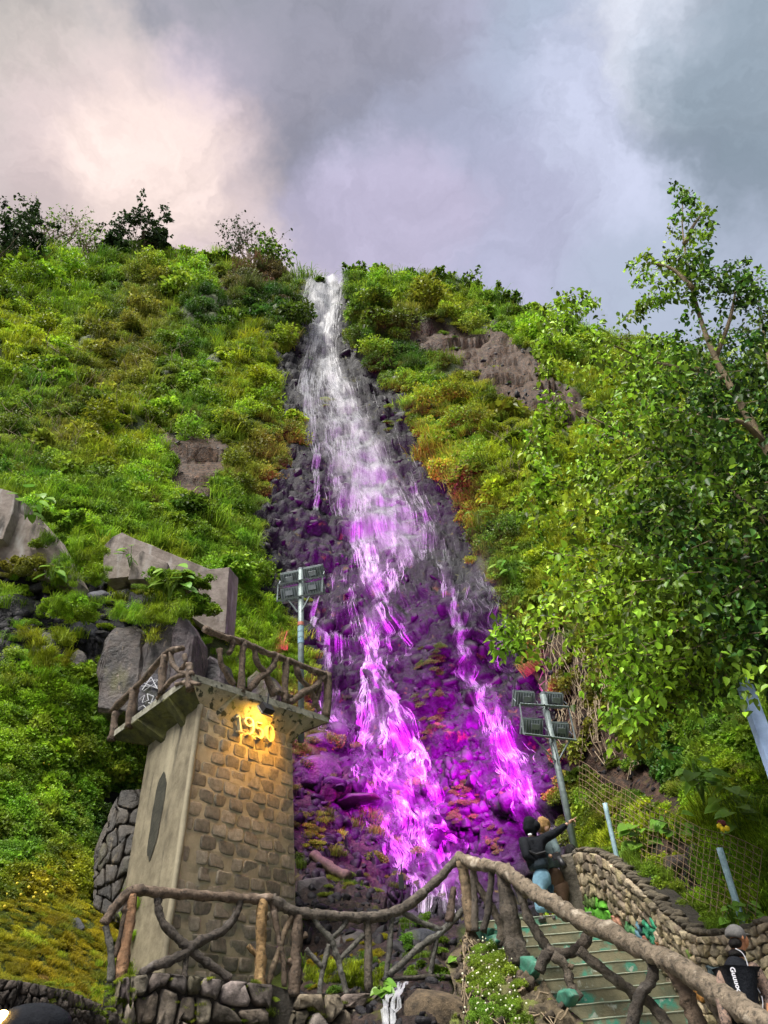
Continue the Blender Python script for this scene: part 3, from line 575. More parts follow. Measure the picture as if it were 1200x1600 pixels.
for (x0, x1, y0, y1, k, c) in ((655, 700, 1005, 1050, 16, (.09, .17, .02)), (655, 690, 1090, 1160, 20, (.07, .16, .02)), (690, 730, 1190, 1240, 14, (.07, .18, .02)), (700, 745, 1235, 1290, 16, (.07, .18, .02)), (755, 785, 1290, 1330, 8, (.07, .18, .02)), (535, 560, 1065, 1110, 6, (.08, .12, .05)),
                         (610, 640, 560, 600, 8, LG), (640, 665, 545, 590, 8, DG), (600, 625, 640, 670, 6, Gm), (500, 520, 625, 640, 4, YG), (470, 540, 1270, 1330, 26, LG), (500, 600, 1370, 1420, 36, (.15, .22, .02)), (170, 290, 930, 985, 44, YG), (545, 600, 1475, 1540, 22, MY), (480, 520, 1490, 1560, 16, MY), (740, 790, 1500, 1590, 4, LG), (440, 540, 900, 990, 3, Gm)):
    PX = rb.uniform(x0, x1, k); PY = rb.uniform(y0, y1, k); p, nrm, rk = SURF(PX, PY)
    for i in range(k):
        s = mpp(p[i])*rb.uniform(7, 13); pts.append(p[i]+nrm[i]*s*.1); ax = (V(nrm[i])*.5+V((0, 0, .5))).to_track_quat('Z', 'Y'); rots.append(tuple(ax.to_euler())); scl.append((s, s, s*.7)); idx.append(rb.choice([5, 6, 8, 10] if c in (YG, LG) else [5, 5, 6])); tin.append(np.array(c)*rb.uniform(.7, 1.3))
for (x0, x1, y0, y1, k, Yc, c, ch) in ((80, 170, 855, 915, 40, 17.6, LG, [8, 9, 9, 0]), (60, 120, 800, 850, 14, 18.2, Gm, [4, 7, 8]), (215, 290, 895, 925, 18, 17.9, Gm, [3, 5, 0, 4]), (270, 335, 900, 960, 24, 17.9, Gm, [4, 7]), (165, 290, 950, 972, 30, 16.1, LG, [8, 10, 9]), (60, 150, 930, 960, 24, 16.6, LG, [0, 5, 8]), (235, 262, 985, 1010, 4, 15.9, YG, [8]), (40, 110, 990, 1040, 30, 16.1, YG, [9, 8]), (310, 440, 1000, 1070, 50, 18.6, LG, [8, 9, 5]), (150, 300, 1105, 1160, 16, 16.2, Gm, [4, 6]), (0, 90, 870, 900, 14, 17.4, OL, [5, 4]), (480, 600, 1500, 1545, 40, 12.9, YG, [8, 10, 8]), (200, 250, 1395, 1470, 30, 13.9, LG, [8, 9]), (150, 215, 1500, 1560, 22, 10.9, LG, [8, 10, 5]), (640, 700, 1500, 1530, 10, 13.2, Gm, [4, 5])):
    for _ in range(k):
        p = P(rb.uniform(x0, x1), rb.uniform(y0, y1), Yc+rb.uniform(-.15, .25)); s = mpp(p)*rb.uniform(8, 17); pts.append(p-np.array([0, 0, s*.2])); rots.append((rb.normal()*.25+.2, rb.normal()*.25, rb.uniform(0, 6.28))); scl.append((s, s, s*rb.uniform(.7, 1.1))); idx.append(rb.choice(ch)); tin.append(np.array(c)*rb.uniform(.6, 1.25))
UG = gn_scatter('undergrowth', pts, rots, scl, idx, src, np.array(tin), 'dense green undergrowth covering the mountainside', 'undergrowth')

# ------------------------------------------------------------------ water
rw = np.random.RandomState(9)
M['water'] = material('white_water', (.46, .47, .50), (.32, .33, .35), rough=.35, scale=20, bump=0)
mv = bpy.data.materials.new('water_veil'); mv.use_nodes = True; t = mv.node_tree; n = t.nodes; l = t.links
b = n['Principled BSDF']; b.inputs['Base Color'].default_value = (.40, .41, .44, 1); b.inputs['Roughness'].default_value = .5
uv = n.new('ShaderNodeAttribute'); uv.attribute_name = 'flow'
mp = n.new('ShaderNodeMapping'); mp.inputs['Scale'].default_value = (1, 1, 1); l.new(uv.outputs['Vector'], mp.inputs[0])
a = n.new('ShaderNodeTexNoise'); a.inputs['Scale'].default_value = 1; a.inputs['Detail'].default_value = 7; a.inputs['Roughness'].default_value = .62; l.new(mp.outputs[0], a.inputs['Vector'])
mr = n.new('ShaderNodeMapRange'); l.new(a.outputs[0], mr.inputs[0]); mr.inputs[1].default_value = .36; mr.inputs[2].default_value = .75; mr.inputs[3].default_value = .0; mr.inputs[4].default_value = .75
ea = n.new('ShaderNodeAttribute'); ea.attribute_name = 'edge'
mm = n.new('ShaderNodeMath'); mm.operation = 'MULTIPLY'; l.new(mr.outputs[0], mm.inputs[0]); l.new(ea.outputs['Fac'], mm.inputs[1]); l.new(mm.outputs[0], b.inputs['Alpha'])
M['veil'] = mv
streams = [([(507, 437, 28), (504, 480, 27), (500, 540, 24), (500, 562, 26)], 300, (.7, 2.4), .7, (.3, .8)),
    ([(500, 558, 26), (502, 600, 36), (515, 650, 46), (540, 700, 52), (562, 760, 50), (585, 820, 50), (600, 880, 52)], 330, (.7, 2.2), .2, (.06, .25)),
    ([(505, 560, 20), (528, 610, 16), (552, 660, 15), (572, 710, 24), (596, 780, 34), (618, 840, 36), (645, 882, 26)], 430, (.7, 2.6), .55, (.12, .5)),
    ([(482, 575, 12), (474, 610, 8), (484, 660, 8), (492, 700, 7), (493, 750, 4), (495, 805, 3)], 70, (.8, 2), .2, (.2, .5)),
    ([(515, 650, 20), (528, 700, 22), (545, 760, 28), (562, 820, 26), (578, 880, 24), (592, 940, 18)], 230, (.7, 2.2), .3, (.08, .5)),
    ([(620, 870, 36), (598, 905, 22), (592, 950, 17), (588, 1010, 17), (592, 1060, 19), (602, 1100, 30), (603, 1150, 46), (612, 1200, 58), (632, 1260, 60), (655, 1330, 52), (680, 1400, 50), (700, 1450, 40)], 640, (.8, 2.9), .2, (.05, .25)),
    ([(585, 1040, 14), (572, 1090, 14), (560, 1140, 16), (556, 1180, 18), (575, 1240, 16), (596, 1290, 15), (612, 1350, 16), (630, 1405, 14)], 200, (.8, 2.8), .2, (.08, .3)),
    ([(620, 1060, 8), (634, 1120, 10), (655, 1180, 14), (672, 1240, 14), (690, 1300, 13), (705, 1370, 12)], 150, (.9, 2.6), .2, (.12, .4)),
    ([(491, 940, 2), (493, 990, 4), (510, 1025, 10), (503, 1080, 12), (516, 1140, 16), (548, 1190, 16)], 130, (.8, 2.2), .3, (.2, .5)),
    ([(690, 886, 5), (696, 930, 7), (712, 980, 9), (722, 1030, 12), (740, 1080, 16), (766, 1130, 22), (790, 1180, 24), (812, 1230, 24), (842, 1285, 22), (872, 1340, 17), (888, 1395, 12)], 190, (.7, 2.3), .45, (.08, .35)),
    ([(722, 890, 34), (735, 930, 36), (762, 990, 34), (790, 1050, 18)], 130, (.5, 1.4), .15, (.2, .5)),
    ([(632, 720, 14), (662, 800, 14), (694, 884, 14)], 50, (.5, 1.2), .15, (.2, .5)),
    ([(628, 895, 8), (626, 980, 6), (645, 1080, 8)], 26, (.5, 1.3), .15, (.2, .5)),
    ([(545, 890, 28), (540, 960, 32), (530, 1040, 28)], 90, (.4, 1.1), .1, (.2, .5)),
    ([(575, 600, 22), (600, 690, 30), (640, 780, 34), (690, 870, 34)], 45, (.4, .9), .1, (.06, .2))]
vs = []; fs = []; kk = 0
for path, cnt, (w0, w1), core, (l0, l1) in streams:
    cnt = int(cnt*1.45); path = np.array(path, float); ys = path[:, 1]; y0, y1 = ys[0], ys[-1]
    for q in range(cnt):
        ln = rw.uniform(l0, l1)*(y1-y0); st = rw.uniform(y0-ln*.3, y1-ln*.6); a0 = max(y0+rw.uniform(-3, 3), st); a1 = min(y1, st+ln); m = int((a1-a0)/3.2)+2
        if m < 4: continue
        yy = np.linspace(a0, a1, m); tl = rw.uniform(-1, 1) if rw.rand() > core else rw.normal()*.35
        sd1 = rw.uniform(0, 999); z = np.zeros_like(yy)
        n1 = vn(np.stack([yy/70, z+sd1, z], -1), 1); n2 = vn(np.stack([yy/17, z+sd1, z], -1), 2); n3 = vn(np.stack([yy/9, z+sd1, z], -1), 3); n4 = vn(np.stack([yy/30, z+round(tl*2)*3., z], -1), 4)
        hw = np.interp(yy, ys, path[:, 2]); wild = min(1, max(.15, (y0-500)/400.))
        xx = np.interp(yy, ys, path[:, 0])+hw*(tl+.35*n1+.28*n4*wild)+n2*(.6+1.0*wild)+n3*.8*wild
        xx = xx+vn(np.stack([xx/16, yy/24, z], -1), 41)*(1.5+6.5*wild)+vn(np.stack([xx/6, yy/9, z], -1), 43)*2.2*wild; mk = vn(np.stack([xx/15, yy/38, z], -1), 44)*.6+vn(np.stack([xx/7, yy/15, z], -1), 45)*.5; mk = np.clip((mk+(.6 if y0 < 500 else .20))*2.3, .04, 1.)
        p, nr_, _ = SURF(xx, yy); sc1 = np.array([mpp(v) for v in p]); tg = np.gradient(p, axis=0); sd_ = np.cross(tg, nr_); sd_ /= np.linalg.norm(sd_, axis=1)[:, None]+1e-9
        wd = rw.uniform(w0, w1)*.6*np.clip(.25+.75*np.abs(n3)*1.6+.3*n2, .08, 1.4)*mk*sc1*.5*np.clip(np.minimum(np.arange(m), np.arange(m)[::-1])/3., .1, 1)
        lift = (sc1*rw.uniform(3, 9))[:, None]*nr_
        vs.append(np.stack([p+lift-sd_*wd[:, None], p+lift+sd_*wd[:, None]], 1).reshape(-1, 3)); k = np.arange(m-1)[:, None]*2+kk; fs.append(k+np.array([[0, 1, 3, 2]])); kk += 2*m
o = link('waterfall', me_from('waterfall_strands', np.concatenate(vs), np.concatenate(fs), [M['water']], smooth=True)); tag(o, 'braided white water of the tall waterfall over dark rock', kind='structure'); WF = o
wm = M['water']; wt = wm.node_tree; wn = wt.nodes; wa = wn.new('ShaderNodeTexNoise'); wa.inputs['Scale'].default_value = 3.0; wa.inputs['Detail'].default_value = 5; wg = wn.new('ShaderNodeNewGeometry'); wt.links.new(wg.outputs['Position'], wa.inputs['Vector'])
wr = wn.new('ShaderNodeMapRange'); wt.links.new(wa.outputs[0], wr.inputs[0]); wr.inputs[1].default_value = .3; wr.inputs[2].default_value = .7; wr.inputs[3].default_value = .12; wr.inputs[4].default_value = .78; wt.links.new(wr.outputs[0], wn['Principled BSDF'].inputs['Alpha'])
# thin veils of spray over the same channels
vs = []; fs = []; fl = []; ed = []; kk = 0
veils = [(0, 1.45, 1.2), (0, 1.1, 1.3), (0, .9, 1.2), (1, 1.2, .55), (2, 1.5, .6), (2, 1.1, .35), (4, 1.1, .25), (5, 1.2, .2), (9, 1.3, .14), (10, 1.1, .12), (8, 1.2, .15)]
for vi, (si, wf, st) in enumerate(veils):
    path = np.array(streams[si][0], float); m = int((path[-1, 1]-path[0, 1])/5)+2; yy = np.linspace(path[0, 1]-3, path[-1, 1], m); nc_ = 13; acc_ = 0; lastp = None
    for r_, y in enumerate(yy):
        hw = np.interp(y, path[:, 1], path[:, 2])*wf; cxx = np.interp(y, path[:, 1], path[:, 0]); xs = cxx+np.linspace(-1, 1, nc_)*hw; p, nr_, _ = SURF(xs, np.full(nc_, y)); s_ = mpp(p[6])
        acc_ += 0 if lastp is None else np.linalg.norm(p[6]-lastp); lastp = p[6]
        vs.append(p+nr_*s_*(11+vi)); wid = np.linalg.norm(p[-1]-p[0])
        for c in range(nc_):
            u = (c-6)/6.; fl.append((u*wid*.5/.22+vi*31, acc_/1.6, vi*9.)); ed.append(st*(1-abs(u)**1.7)**.9*min(1, r_/3., (m-1-r_)/4.) if r_ or y > 460 else 0.)
    k = kk+np.arange(m-1)[:, None, None]*nc_+np.arange(nc_-1)[None, :, None]; fs.append((k+np.array([0, 1, nc_+1, nc_])).reshape(-1, 4)); kk += m*nc_
me = me_from('water_veil', np.concatenate(vs), np.concatenate(fs), [mv], smooth=True)
a = me.attributes.new('flow', 'FLOAT_VECTOR', 'POINT'); a.data.foreach_set('vector', np.array(fl, np.float32).ravel()); a = me.attributes.new('edge', 'FLOAT', 'POINT'); a.data.foreach_set('value', np.array(ed, np.float32))
o = link('falling_spray', me, WF)
o['kind'] = 'stuff'
# creek running out under the railing
vs = []; fs = []; kk = 0
for q in range(13):
    yy = np.linspace(1556, 1640, 26); sd1 = rw.uniform(0, 99); xx = np.interp(yy, [1556, 1590, 1640], [634, 616, 606])+rw.uniform(-1, 1)*np.interp(yy, [1556, 1640], [7, 14])+6*vn(np.stack([yy/14, yy*0+sd1, yy*0], -1), 1)
    p, nr_, _ = SURF(xx, yy); s_ = mpp(p[0]); wd = (.9+1.6*np.abs(vn(np.stack([yy/6, yy*0+sd1, yy*0], -1), 2)))*s_; vs.append(np.stack([p+nr_*s_*10-np.outer(wd, [1, 0, 0]), p+nr_*s_*10+np.outer(wd, [1, 0, 0])], 1).reshape(-1, 3)); k = np.arange(25)[:, None]*2+kk; fs.append(k+np.array([[0, 1, 3, 2]])); kk += 52
o = link('creek', me_from('creek', np.concatenate(vs), np.concatenate(fs), [M['water']])); tag(o, 'white creek water running out under the log railing', kind='structure')

# ------------------------------------------------------------------ shared builders
def facing(parent, fn, nu, nv, gap, h, mat, jit, colfn, seed, name='stone', rnd=.25):
    r = np.random.RandomState(seed); W = {}
    def vt(j, m):
        if (j, m) not in W:
            u = m/(2.*nu)+(r.uniform(-jit, jit)/(2*nu) if 0 < m < 2*nu else 0); v = j/nv+(r.uniform(-jit, jit)*.55/nv if 0 < j < nv else 0); W[(j, m)] = (min(max(u, 0), 1), v)
        return W[(j, m)]
    for j in range(nv):
        for k in range(-1, nu):
            m0 = 2*k+(j % 2)
            if k == -1 and j % 2 == 0: continue
            ms = [min(max(q, 0), 2*nu) for q in (m0, m0+1, m0+2)]
            if ms[2]-ms[0] < 1: continue
            pl = [vt(j, q) for q in dict.fromkeys(ms)]+[vt(j+1, q) for q in list(dict.fromkeys(ms))[::-1]]
            pl = np.array(pl); cen = pl.mean(0)
            out = []
            for i in range(len(pl)):
                a, b_ = pl[i], pl[(i+1) % len(pl)]; out += [a*(1-rnd)+b_*rnd, a*rnd+b_*(1-rnd)]
            out = np.array(out); nn2 = len(out); cp, cn = fn(*cen); col = colfn(cen, cp, r)
            if col is None: continue
            hh = h*r.uniform(.6, 1.4); vs = []; sp = r.normal(size=3)*.25
            for sc2, z in ((1-gap, -h*.6), (1-gap, hh*.45), (1-gap*1.3-.05, hh*.8), (.62, hh)):
                for q in out:
                    uv_ = cen+(q-cen)*sc2; p, nq = fn(uv_[0], uv_[1]); vs.append(p+nq*(z*(1+.25*r.normal() if z > 0 else 1)+(np.dot(sp, p-cp)*.3 if z > 0 else 0)))
            vs.append(cp+cn*hh*1.02)
            fs = [(a+i, a+(i+1) % nn2, a+nn2+(i+1) % nn2, a+nn2+i) for a in (0, nn2, 2*nn2) for i in range(nn2)]+[(3*nn2+i, 3*nn2+(i+1) % nn2, 4*nn2) for i in range(nn2)]
            ob(name, vs, fs, mat, parent, True, col)
def gridpatch(fn, nu, nv, ofs=0., nz_=0., ns=3., top=.0):
    vs = []; fs = []
    for j in range(nv+1):
        for i in range(nu+1):
            p, nq = fn(i/nu, j/nv); vs.append(p+nq*(ofs+(nz_*mnoise.fractal(V(p)*ns, 1, 2, 4) if nz_ else 0)))
    w_ = nu+1
    fs = [(j*w_+i, j*w_+i+1, (j+1)*w_+i+1, (j+1)*w_+i) for j in range(nv) for i in range(nu)]
    if top:
        b0 = len(vs)
        for i in range(nu+1): p, nq = fn(i/nu, 1); vs.append(p-np.array([nq[0], nq[1], 0])*top)
        for i in range(nu+1): p, nq = fn(i/nu, 0); vs.append(p-np.array([nq[0], nq[1], 0])*top)
        fs += [(nv*w_+i, nv*w_+i+1, b0+i+1, b0+i) for i in range(nu)]+[(b0+i, b0+i+1, b0+w_+i+1, b0+w_+i) for i in range(nu)]+[(0, nv*w_, b0, b0+w_), (nu, nv*w_+nu, b0+nu, b0+w_+nu)]
    return vs, fs
def curvefn(top, bot):                    # top / bottom: lists of (px, py, Y); bottom may be a z value (vertical wall)
    T = [P(*q) for q in top]; t_ = np.linspace(0, 1, len(T)); T = np.array(T)
    if isinstance(bot, (int, float)): B_ = T.copy(); B_[:, 2] = bot
    else: B_ = np.array([P(*q) for q in bot]); B_ = np.stack([np.interp(t_, np.linspace(0, 1, len(B_)), B_[:, k]) for k in range(3)], -1)
    def f0(u, v): return np.array([np.interp(u, t_, T[:, k])*v+np.interp(u, t_, B_[:, k])*(1-v) for k in range(3)])
    def fn(u, v):
        p = f0(u, v); a = f0(min(u+.03, 1), v)-f0(max(u-.03, 0), v); b_ = f0(u, min(v+.05, 1))-f0(u, max(v-.05, 0)); q = np.cross(a, b_); q /= np.linalg.norm(q)+1e-9
        if np.dot(q, CL-p) < 0: q = -q
        return p, q
    return fn
def logs(parent, items, plane, lift=0.):
    for it in items:
        nm, pp, rr = it[:3]; col = it[3] if len(it) > 3 else (1, 1, 1)
        pts_ = [plane(*q) for q in pp]; s = mpp(pts_[0]); rr = rr if hasattr(rr, '__len__') else (rr*1.08, rr*.95, rr)
        pts_ = smoothpath(pts_, 4 if len(pts_) < 8 else 5); rad = [q*s for q in rr]
        if nm == 'rail': rad = [q*mpp(pts_[int(i*(len(pts_)-1)/(len(rr)-1))]) for i, q in enumerate(rr)]
        sd9 = (int(pp[0][0])*31+int(pp[0][1])) % 97; n9 = len(pts_); rad = list(np.interp(np.linspace(0, 1, n9), np.linspace(0, 1, len(rad)), rad)*(1+.13*vn(np.stack([np.arange(n9)*.9, np.full(n9, sd9*1.), np.zeros(n9)], -1), 7))); v, f = tube(pts_, rad, 12, .34, sd9)
        cc_ = np.array(col)*random.uniform(.85, 1.15); ob(nm, v, f, M['log'], parent, True, cc_)
BRN, ORG, GRY, OCH, PAL = (1.0, .82, .68), (1.9, 1.2, .72), (1.05, 1.15, 1.15), (2.1, 1.5, .75), (1.8, 1.65, 1.4)

# ------------------------------------------------------------------ stone tower with its lookout slab
ZT = P(313, 1102, 13)[2]
t0, t1, t3 = P(313, 1102, 13), PZ(456, 1150, ZT), PZ(232, 1165, ZT)
b0 = P(252, 1530, 12.55); b1 = PZ(464, 1545, b0[2]); b3 = np.array([t3[0]-.08, t3[1]-.3, b0[2]])
t2 = t1+(t3-t0); b2 = b1+(b3-b0)
b0, b1, b2, b3 = [t_+(b_-t_)*1.25 for t_, b_ in zip((t0, t1, t2, t3), (b0, b1, b2, b3))]
TW = thing('stone_tower', 'tall tapering stone block tower carrying the date 1950 under a concrete platform', 'tower', (b0[0], b0[1], b0[2]))
def ff(u, v):
    p = (b0*(1-u)+b1*u)*(1-v)+(t0*(1-u)+t1*u)*v; q = np.cross(b1-b0, t0-b0); q /= np.linalg.norm(q); q = q if np.dot(q, CL-p) > 0 else -q; return p, q
v, f = merge(([b0, b1, b2, b3, t0, t1, t2, t3], [(1, 2, 6, 5), (2, 3, 7, 6)]), gridpatch(ff, 14, 40, 0., .012, 6))
ob('mortar_body', v, f, M['mortar'], TW)
def fl_(u, v):
    p = (b3*(1-u)+b0*u)*(1-v)+(t3*(1-u)+t0*u)*v; q = np.cross(b0-b3, t3-b3); q /= np.linalg.norm(q); q = q if np.dot(q, CL-p) > 0 else -q
    d = 0; return p+q*d, q
v, f = gridpatch(fl_, 30, 50, .0, .008, 4); ob('plaster_side', v, f, M['plaster'], TW, True)
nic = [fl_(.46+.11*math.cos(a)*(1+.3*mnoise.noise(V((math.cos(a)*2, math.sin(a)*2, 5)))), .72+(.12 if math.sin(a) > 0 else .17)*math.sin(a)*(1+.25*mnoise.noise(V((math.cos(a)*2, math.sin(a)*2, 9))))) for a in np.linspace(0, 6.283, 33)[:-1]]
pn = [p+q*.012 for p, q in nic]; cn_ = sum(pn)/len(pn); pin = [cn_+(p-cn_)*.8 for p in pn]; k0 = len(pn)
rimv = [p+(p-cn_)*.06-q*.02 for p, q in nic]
ob('niche', pn+pin+[cn_-nic[0][1]*.0], [(i, (i+1) % k0, k0+(i+1) % k0, k0+i) for i in range(k0)]+[(k0+i, k0+(i+1) % k0, 2*k0) for i in range(k0)], M['nichedark'], TW)  # flat dark oval, painted as the shade inside a recessed arch
ep = [ff(.0, k/30)[0] for k in range(31)]; v, f = tube([e+(fl_(.97, k/30)[0]-e)*.0 for k, e in enumerate(ep)], .055, 8, .25, 3); ob('corner_band', v, f, M['plaster'], TW, True)
def tcol(c, p, r):
    k = r.uniform(.8, 1.5)
    if c[0] < .1 and r.rand() < .5: return None
    return (k*1.02, k, k*.97)
facing(TW, ff, 7, 22, .13, .012, M['block'], .13, tcol, 4, 'block', .16)
# numerals
dg = {'1': [[(.30, .78, .05), (.45, .86, .07), (.55, 1, .10)], [(.55, 1, .13), (.55, .5, .13), (.55, .04, .13)], [(.3, .02, .05), (.55, .03, .07), (.8, .02, .05)]],
      '9': [[(.75, .66, .10), (.5, .5, .06), (.22, .62, .13), (.24, .86, .13), (.5, 1, .06), (.76, .88, .13), (.79, .55, .14), (.66, .2, .10), (.34, 0, .05)]],
      '5': [[(.82, .98, .09), (.6, .95, .10), (.3, .97, .05)], [(.3, .97, .04), (.27, .75, .05), (.27, .56, .05)], [(.27, .56, .05), (.5, .63, .08), (.76, .5, .14), (.78, .22, .14), (.55, .02, .07), (.26, .08, .08)]],
      '0': [[(.5, 1, .05), (.26, .82, .12), (.2, .5, .15), (.26, .18, .12), (.5, 0, .05), (.74, .18, .12), (.8, .5, .15), (.74, .82, .12), (.5, 1, .05)]]}
_, nf = ff(.5, .9)
def uv_on(px, py):
    u, v = .5, .9
    for _ in range(12):
        a = np.array(pix(ff(u, v)[0])); ju = (np.array(pix(ff(u+.01, v)[0]))-a)/.01; jv = (np.array(pix(ff(u, v+.01)[0]))-a)/.01
        du_, dv_ = np.linalg.solve(np.stack([ju, jv], 1), np.array([px, py])-a); u += du_; v += dv_
    return ff(u, v)[0]+nf*.03
_, nf = ff(.5, .9)
for ch, bl, br, tl_ in (('1', (360, 1143), (379, 1148), (357, 1115)), ('9', (375, 1148), (396, 1153), (372, 1120)), ('5', (391, 1153), (409, 1158), (389, 1127)), ('0', (407, 1158), (425, 1163), (407, 1132))):
    O_, X_, Y_ = uv_on(*bl), uv_on(*br)-uv_on(*bl), uv_on(*tl_)-uv_on(*bl); parts = []
    for st in dg[ch]:
        q = [np.array(s) for s in smoothpath([(a, b_, c) for a, b_, c in st], 5)]; vs = []; fs = []
        for i, s in enumerate(q):
            tn = q[min(i+1, len(q)-1)]-q[max(i-1, 0)]; tn = tn[:2]/(np.linalg.norm(tn[:2])+1e-9); no = np.array([-tn[1], tn[0]])
            for sg in (-1, 1):
                w2 = s[:2]+no*sg*s[2]*.5
                for z in (.0, .07): vs.append(O_+X_*w2[0]+Y_*w2[1]+nf*z)
        for i in range(len(q)-1): a = i*4; fs += [(a+1, a+3, a+7, a+5), (a, a+1, a+5, a+4), (a+2, a+6, a+7, a+3)]
        e = (len(q)-1)*4; fs += [(0, 2, 3, 1), (e, e+1, e+3, e+2)]; parts.append((vs, fs))
    v, f = merge(*parts); ob('numeral', v, f, M['digit'], TW)
# slab
ZS = ZT+.52
s0, s1, s2 = PZ(300, 1052, ZS), PZ(514, 1120, ZS), PZ(172, 1146, ZS)
s3 = t2+(s1-t1)*.5+(s2-t3)*.5; s3[2] = ZS
th = .13
top = [s0, s1, s3, s2]; low = [p-np.array([0, 0, th]) for p in top]
inner = [t0, t1, t2, t3]
SL = thing('lookout_platform', 'cantilevered mossy concrete platform slab on top of the stone tower', 'platform', tuple(s0))
vs = top+low; ob('slab_edge', vs, [(0, 1, 2, 3), (0, 4, 5, 1), (1, 5, 6, 2), (2, 6, 7, 3), (3, 7, 4, 0)], M['slabedge'], SL)
def sof(a, b_, c, d, mat, n1=20, n2=8, seed=0):
    def g(u, v): p = (a*(1-u)+b_*u)*(1-v)+(d*(1-u)+c*u)*v; return p, np.array([0, 0, -1.])
    v, f = gridpatch(g, n1, n2, .0, .025, 5); ob('soffit', v, f, mat, SL)
low2 = [p+(np.array([t[0], t[1], p[2]])-p)*.03 for p, t in zip(low, inner)]
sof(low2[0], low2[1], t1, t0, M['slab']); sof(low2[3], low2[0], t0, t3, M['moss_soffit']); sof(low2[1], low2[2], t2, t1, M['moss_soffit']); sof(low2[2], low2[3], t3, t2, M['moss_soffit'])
def rib(oa, ob_, ia, ib, d=.1, mat='slab'):
    dn = np.array([0, 0, -d]); q = [oa, ob_, ib, ia]; lo = [oa+dn*.25, ob_+dn*.25, ib+dn*1.6, ia+dn*1.6]
    ob('bracket', q+lo, [(0, 1, 5, 4), (1, 2, 6, 5), (2, 3, 7, 6), (3, 0, 4, 7), (4, 5, 6, 7)], M[mat], SL)
def L2(a, b_, u): return a*(1-u)+b_*u
for u0_, u1_, i0, i1 in ((.30, .40, .16, .34), (.50, .60, .50, .68), (.80, .87, .93, 1.0)):
    rib(L2(low[0], low[1], u0_), L2(low[0], low[1], u1_), L2(t0, t1, i0), L2(t0, t1, i1))
for u0_, u1_ in ((.25, .32), (.62, .70)): rib(L2(low[0], low[3], u0_), L2(low[0], low[3], u1_), L2(t0, t3, u0_), L2(t0, t3, u1_), .12, 'moss_soffit')
# little amber lamp under the slab
lp = P(417, 1107, 13.75)
LA = thing('amber_spotlight', 'small black spotlight glowing amber under the platform above the date', 'spotlight', tuple(lp))
Rz = np.array(Matrix.Rotation(math.radians(54), 3, 'Z')) @ np.array(Matrix.Rotation(math.radians(-35), 3, 'X'))
v, f = box(lp, .24, .12, .20, Rz); ob('housing', v, f, M['black'], LA)
for sx, sz, wx, wz in ((0, .11, .27, .025), (0, -.11, .27, .025), (.13, 0, .025, .24), (-.13, 0, .025, .24)): v, f = box(lp+Rz@np.array([sx, .07, sz]), wx, .03, wz, Rz); ob('bezel', v, f, M['slabedge'], LA)
v, f = box(lp+Rz@np.array([0, .062, 0]), .2, .01, .16, Rz); ob('lens', v, f, M['glassamb'], LA)
v, f = tube([lp+np.array([0, 0, .05]), lp+np.array([.02, .05, .32])], .018, 6); ob('bracket_arm', v, f, M['black'], LA)
al = bpy.data.lights.new('amber_lamp', 'SPOT'); al.energy = 20; al.color = (1, .40, .015); al.spot_size = math.radians(105); al.spot_blend = .8; al.shadow_soft_size = .05
wc, _ = ff(.62, .93); lo_ = uv_on(408, 1118) + nf*.6; tgt = uv_on(398, 1175)
alo = link('amber_lamp', al); alo.location = V(lo_); alo.rotation_euler = V(lo_-tgt).to_track_quat('Z', 'Y').to_euler()
# platform railings
RA = thing('platform_railing', 'rustic log railing of crooked branches along both edges of the lookout platform', 'railing', tuple(s0))
A0, A1 = s0+(s3-s0)*.03, s1+(s3-s0)*.02; B0, B1 = s0, s2
fr = lambda x, y: PV(x, y, A0, A1)
logs(RA, [('rail', [(318, 982), (332, 988), (352, 996), (378, 1003), (400, 1013), (422, 1022), (446, 1030), (470, 1040), (495, 1050), (511, 1054)], (6, 5, 5.2, 5, 5, 5.6), BRN),
    ('post', [(381, 1004), (378, 1040), (377, 1084)], (6, 5.5, 6.5), BRN), ('post', [(447, 1030), (446, 1060), (445, 1100)], (6, 5, 6), BRN), ('post', [(511, 1053), (512, 1085), (509, 1122)], (7, 6, 7), BRN),
    ('branch', [(343, 1014), (345, 1035), (355, 1055), (366, 1070)], (4, 4, 5), BRN), ('branch', [(432, 1024), (424, 1045), (405, 1060), (388, 1078)], (5, 5, 5), BRN), ('branch', [(398, 1008), (401, 1035), (416, 1055), (428, 1088)], (4.5, 5, 6), BRN),
    ('branch', [(462, 1036), (468, 1058), (482, 1074)], (4, 4.5, 4), BRN), ('branch', [(507, 1056), (492, 1074), (472, 1084), (452, 1098)], (5, 6, 5), BRN), ('branch', [(484, 1074), (490, 1090), (499, 1112)], (4, 4, 4), BRN), ('branch', [(499, 1054), (499, 1078), (489, 1104)], (4, 4, 3.5), BRN), ('branch', [(360, 998), (364, 1008), (357, 1022)], (5, 4, 4), BRN),
    ('branch', [(425, 1078), (438, 1082), (456, 1090)], (5, 4.5, 4), BRN)], fr)
fr2 = lambda x, y: PV(x, y, B0, B1)
